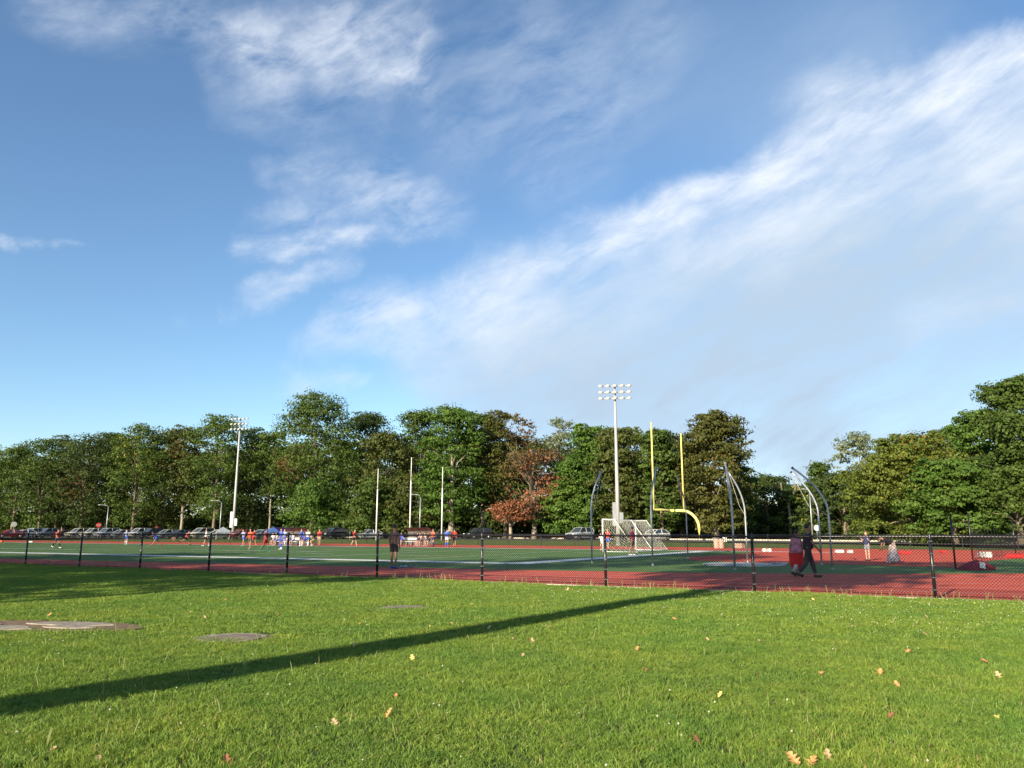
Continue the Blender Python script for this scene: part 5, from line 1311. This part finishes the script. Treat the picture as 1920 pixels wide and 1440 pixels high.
while y0 < 47:
    xm = y0 * .72 + 2.2; x0 = -xm
    while x0 < xm:
        x = x0 + random.uniform(-.1, .1); y_ = y0 + random.uniform(-.1, .1)
        q = Vector((x, y_, 0)) - PA
        if q.dot(NF) < -.20 and not any(((x - ex) / (rx + .16)) ** 2 + ((y_ - ey) / (ry + .16)) ** 2 < 1 for ex, ey, rx, ry in EX): pts.append((x, y_, lawn_z(x, y_)))
        x0 += step
    y0 += step
pts = np.array(pts); npt = len(pts)
# taller in some places, e.g. against the fence
nfd = (pts[:, :2] - np.array(PA[:2])) @ np.array(NF[:2])
sc_ = rng.uniform(.75, 1.1, npt) * (1 + .22 * np.sin(pts[:, 0] * 1.1 + 2) * np.sin(pts[:, 1] * .9)) * np.where(nfd > -.6, 1.5, 1.0)
near = pts[:, 1] < 12
instancer('grass', pts[near], rng.uniform(0, 6.28, near.sum()), sc_[near], [patch_mesh(300 + i, .48, 1050, .020, .062, .0058) for i in range(6)], 'short green lawn grass in the foreground', 'grass')
instancer('distant_grass', pts[~near], rng.uniform(0, 6.28, (~near).sum()), sc_[~near], [patch_mesh(320 + i, .48, 520, .022, .060, .0090) for i in range(5)], 'short green lawn grass reaching up to the fence', 'grass')

# seed stalks and clover heads
mb = MB()
for i in range(420):
    if i < 230: q = FE(random.uniform(-40, 4), -random.uniform(.1, .7)); x, y_ = q.x, q.y; hh = random.uniform(.12, .26)
    else:
        y_ = random.uniform(6, 16); x = random.uniform(-.6, .6) * y_; hh = random.uniform(.09, .16)
    z = lawn_z(x, y_); a = random.uniform(0, 6.28); dx, dy = math.cos(a) * hh * .3, math.sin(a) * hh * .3; w = .003 if y_ < 16 else .006
    mb.add([(x - w, y_, z), (x + w, y_, z), (x + dx * .5 + w, y_ + dy * .5, z + hh * .6), (x + dx * .5 - w, y_ + dy * .5, z + hh * .6), (x + dx + w * .7, y_ + dy, z + hh), (x + dx - w * .7, y_ + dy, z + hh)], [(0, 1, 2, 3), (3, 2, 4, 5)])
o = mb.build('grass_stalks', mat('straw_stalk', (.24, .27, .09), .8, .3, 3., transl=.3)); tag(o, 'taller pale grass stalks along the fence and in the lawn', 'grass', kind='stuff')
mb = MB()
def oct_(c, r):
    x, y_, z = c; mb.add([(x + r, y_, z), (x - r, y_, z), (x, y_ + r, z), (x, y_ - r, z), (x, y_, z + r), (x, y_, z - r)], [(0, 2, 4), (2, 1, 4), (1, 3, 4), (3, 0, 4), (2, 0, 5), (1, 2, 5), (3, 1, 5), (0, 3, 5)])
for i in range(1150):
    if i < 600: q = FE(random.uniform(-22, 6), -abs(random.gauss(0, 3.2)) - .4); x, y_ = q.x, q.y
    elif i < 1000: q = FE(random.uniform(-9, 5), -random.uniform(.5, 7)); x, y_ = q.x, q.y
    else: y_ = random.uniform(5.5, 20); x = random.uniform(-.68, .68) * y_
    if y_ < 5 or any(((x - ex) / rx) ** 2 + ((y_ - ey) / ry) ** 2 < 1 for ex, ey, rx, ry in EX): continue
    oct_((x, y_, lawn_z(x, y_) + random.uniform(.045, .075)), random.uniform(.006, .012))
o = mb.build('clover_flowers', mat('clover_white', (.46, .45, .33), .9, .15, 5.)); tag(o, 'scattered small white clover heads in the lawn', 'flowers', kind='stuff')

# ------------------------------------------------------------------ fallen leaves
def leaf_mesh(seed, lobes=3, maple=False):
    g_ = random.Random(seed); pts_ = []
    if maple:
        for k_ in range(5):
            a = R(-120 + 60 * k_ + 90); r = (.55, .85, 1.0, .85, .55)[k_] * .5
            pts_.append((math.cos(a) * r, math.sin(a) * r))
            if k_ < 4: a2 = a + R(30); pts_.append((math.cos(a2) * .19, math.sin(a2) * .19))
        pts_.append((.05, -.30)); pts_.insert(0, (-.05 if False else .05, -.30)) if False else pts_.append((-.0, -.34))
    else:
        right = []
        for k_ in range(lobes + 1):
            yy = -.42 + k_ * .9 / (lobes + .6); w = (.20, .34, .36, .22, .12)[min(k_, 4)] * g_.uniform(.8, 1.15)
            right += [(w, yy + .10), (.07, yy + .17)]
        pts_ = [(.0, -.5)] + right + [(0, .52)] + [(-x * g_.uniform(.8, 1.15), y_) for x, y_ in reversed(right)]
    n = len(pts_); cl = g_.uniform(.1, .35); fold = g_.uniform(.15, .55)
    def zz(x, y_): return fold * abs(x) * .9 + cl * y_ * y_
    top = [(x, y_, zz(x, y_)) for x, y_ in pts_]; mb = MB()
    mb.add([(0, 0, 0)] + top + [(0, 0, -.012)] + [(x, y_, z - .012) for x, y_, z in top],
           [(0, 1 + i, 1 + (i + 1) % n) for i in range(n)] + [(n + 1, n + 2 + (i + 1) % n, n + 2 + i) for i in range(n)])
    return mb.mesh('blade')
LM = [leaf_mesh(i, 3, i % 3 == 2) for i in range(6)]
stem = MB().tube([(0, -.45, .05), (.02, -.65, .07), (.06, -.85, .05)], [.016, .013, .010], 5).mesh('stem')
LC = dict(tan=mat('tan_leaf', (.48, .31, .17), .8, .2, 3.), orange=mat('orange_leaf', (.52, .24, .09), .8, .2, 3.), yellow=mat('yellow_leaf', (.58, .46, .14), .8, .2, 3.), brown=mat('brown_leaf', (.22, .085, .04), .8, .3, 3.))
def leaf(px, py, size, col, label, tilt=None, grp='small fallen leaves scattered over the lawn'):
    size *= .78; p = G(px, py, .05); t = thing('fallen_leaf', label, 'leaf', tuple(p), random.uniform(0, 6.28), grp)
    i = random.randrange(6); o = link('blade', LM[i], t, LC[col]); s = link('stem', stem, t, LC['tan'])
    t.scale = (size,) * 3
    t.rotation_euler = (R(random.uniform(10, 40) if tilt is None else tilt), R(random.uniform(-20, 20)), random.uniform(-.9, .9))
big = [(1873, 1268, .14, 'tan', 'pale tan oak leaf standing upright near the right edge', 60), (729, 1338, .13, 'orange', 'bright orange leaf lying alone at lower centre left', 50),
 (1488, 1424, .16, 'orange', 'left leaf of the brown cluster at the bottom edge', 30), (1522, 1431, .16, 'orange', 'middle leaf of the brown cluster at the bottom edge', 25), (1553, 1419, .14, 'tan', 'right leaf of the brown cluster at the bottom edge', 55),
 (997, 1203, .15, 'tan', 'pale star shaped leaf just below the diagonal shadow', 50), (773, 1234, .12, 'yellow', 'yellow leaf below the diagonal shadow left of centre', 50), (628, 1355, .11, 'tan', 'pale curled leaf left of the bright orange leaf', 30),
 (1846, 1239, .16, 'orange', 'orange brown leaf lying flat above the upright oak leaf', 10), (1703, 1221, .15, 'orange', 'orange leaf left of the flat orange brown one', 30), (1736, 1189, .15, 'tan', 'light leaf at the right behind the orange leaf', 25),
 (1064, 1106, .2, 'tan', 'pale leaf close to the fence left of the diagonal shadow tip', 45), (1097, 1108, .15, 'tan', 'second pale leaf close to the fence', 30), (93, 1153, .15, 'orange', 'orange leaf on the rim of the large stone slab', 30),
 (1670, 1341, .10, 'brown', 'dark brown leaf in the lower right of the lawn', 30), (425, 1429, .13, 'brown', 'dark brown leaf at the bottom left edge', 50), (1306, 1386, .09, 'brown', 'small brown leaf near the lower middle', 40), (1210, 1255, .09, 'brown', 'reddish brown leaf right of centre', 40), (95, 1408, .11, 'tan', 'pale yellowish leaf in the lower left corner', 20)]
for px, py, s_, c_, lb, tl in big: leaf(px, py, s_, c_, lb, tl, 'larger fallen leaves on the lawn')
small = [(520, 1154, 'orange leaf in line between the two round covers'), (357, 1147, 'tan leaf right of the stone slab, left of a close twin'), (384, 1157, 'tan leaf right of the stone slab, right and nearer of two'),
 (885, 1133, 'pale leaf right of the farther round cover, in pair shape'), (846, 1168, 'curled orange leaf above the middle of the diagonal shadow'), (805, 1174, 'yellowish leaf just above the diagonal shadow left of a curled one'),
 (917, 1177, 'tan leaf lying inside the diagonal shadow'), (961, 1197, 'tan leaf left of the pale star shaped leaf'), (675, 1169, 'orange leaf below the farther round cover'), (1030, 1176, 'orange leaf at the lower rim of the diagonal shadow'),
 (1327, 1199, 'pale flat leaf right of centre in open grass'), (1418, 1263, 'orange leaf right of the reddish brown leaf'), (1423, 1201, 'tan leaf right of the pale flat leaf in open grass'), (1650, 1260, 'orange leaf below the orange leaf at right'),
 (1682, 1283, 'split pale leaf below and right of an orange one at right'), (742, 1305, 'brownish scrap of leaf above the bright orange leaf'), (1525, 1124, 'yellowish leaf by the fence beneath the two walkers'), (1598, 1174, 'tan leaf in the clover rich grass at right'),
 (1827, 1131, 'yellowish leaf beside the fence at far right'), (1540, 1262, 'faint tan leaf between two orange leaves at lower right'), (825, 1146, 'faint tan leaf right below the farther round cover'), (1350, 1303, 'yellowish torn leaf in the lower right centre'),
 (665, 1209, 'tan leaf on the upper rim of the shadow left of centre'), (1265, 1160, 'small orange leaf above the right end of the shadow'), (1195, 1217, 'small orange leaf below the right half of the shadow'), (1868, 1345, 'yellow leaf in the lower right corner area'),
 (423, 1124, 'tan leaf in the lit grass beyond the nearer round cover'), (185, 1423, 'dull tan leaf at the bottom edge near the left corner'), (980, 1228, 'scrap of pale leaf below the star shaped leaf'), (718, 1112, 'pale leaf between the farther round cover and the fence'), (1737, 1156, 'pale leaf near the last fence post')]
for px, py, lb in small:
    leaf(px, py, random.uniform(.08, .125), 'orange' if 'orange' in lb else 'yellow' if 'yellow' in lb else 'tan', 'small ' + lb)
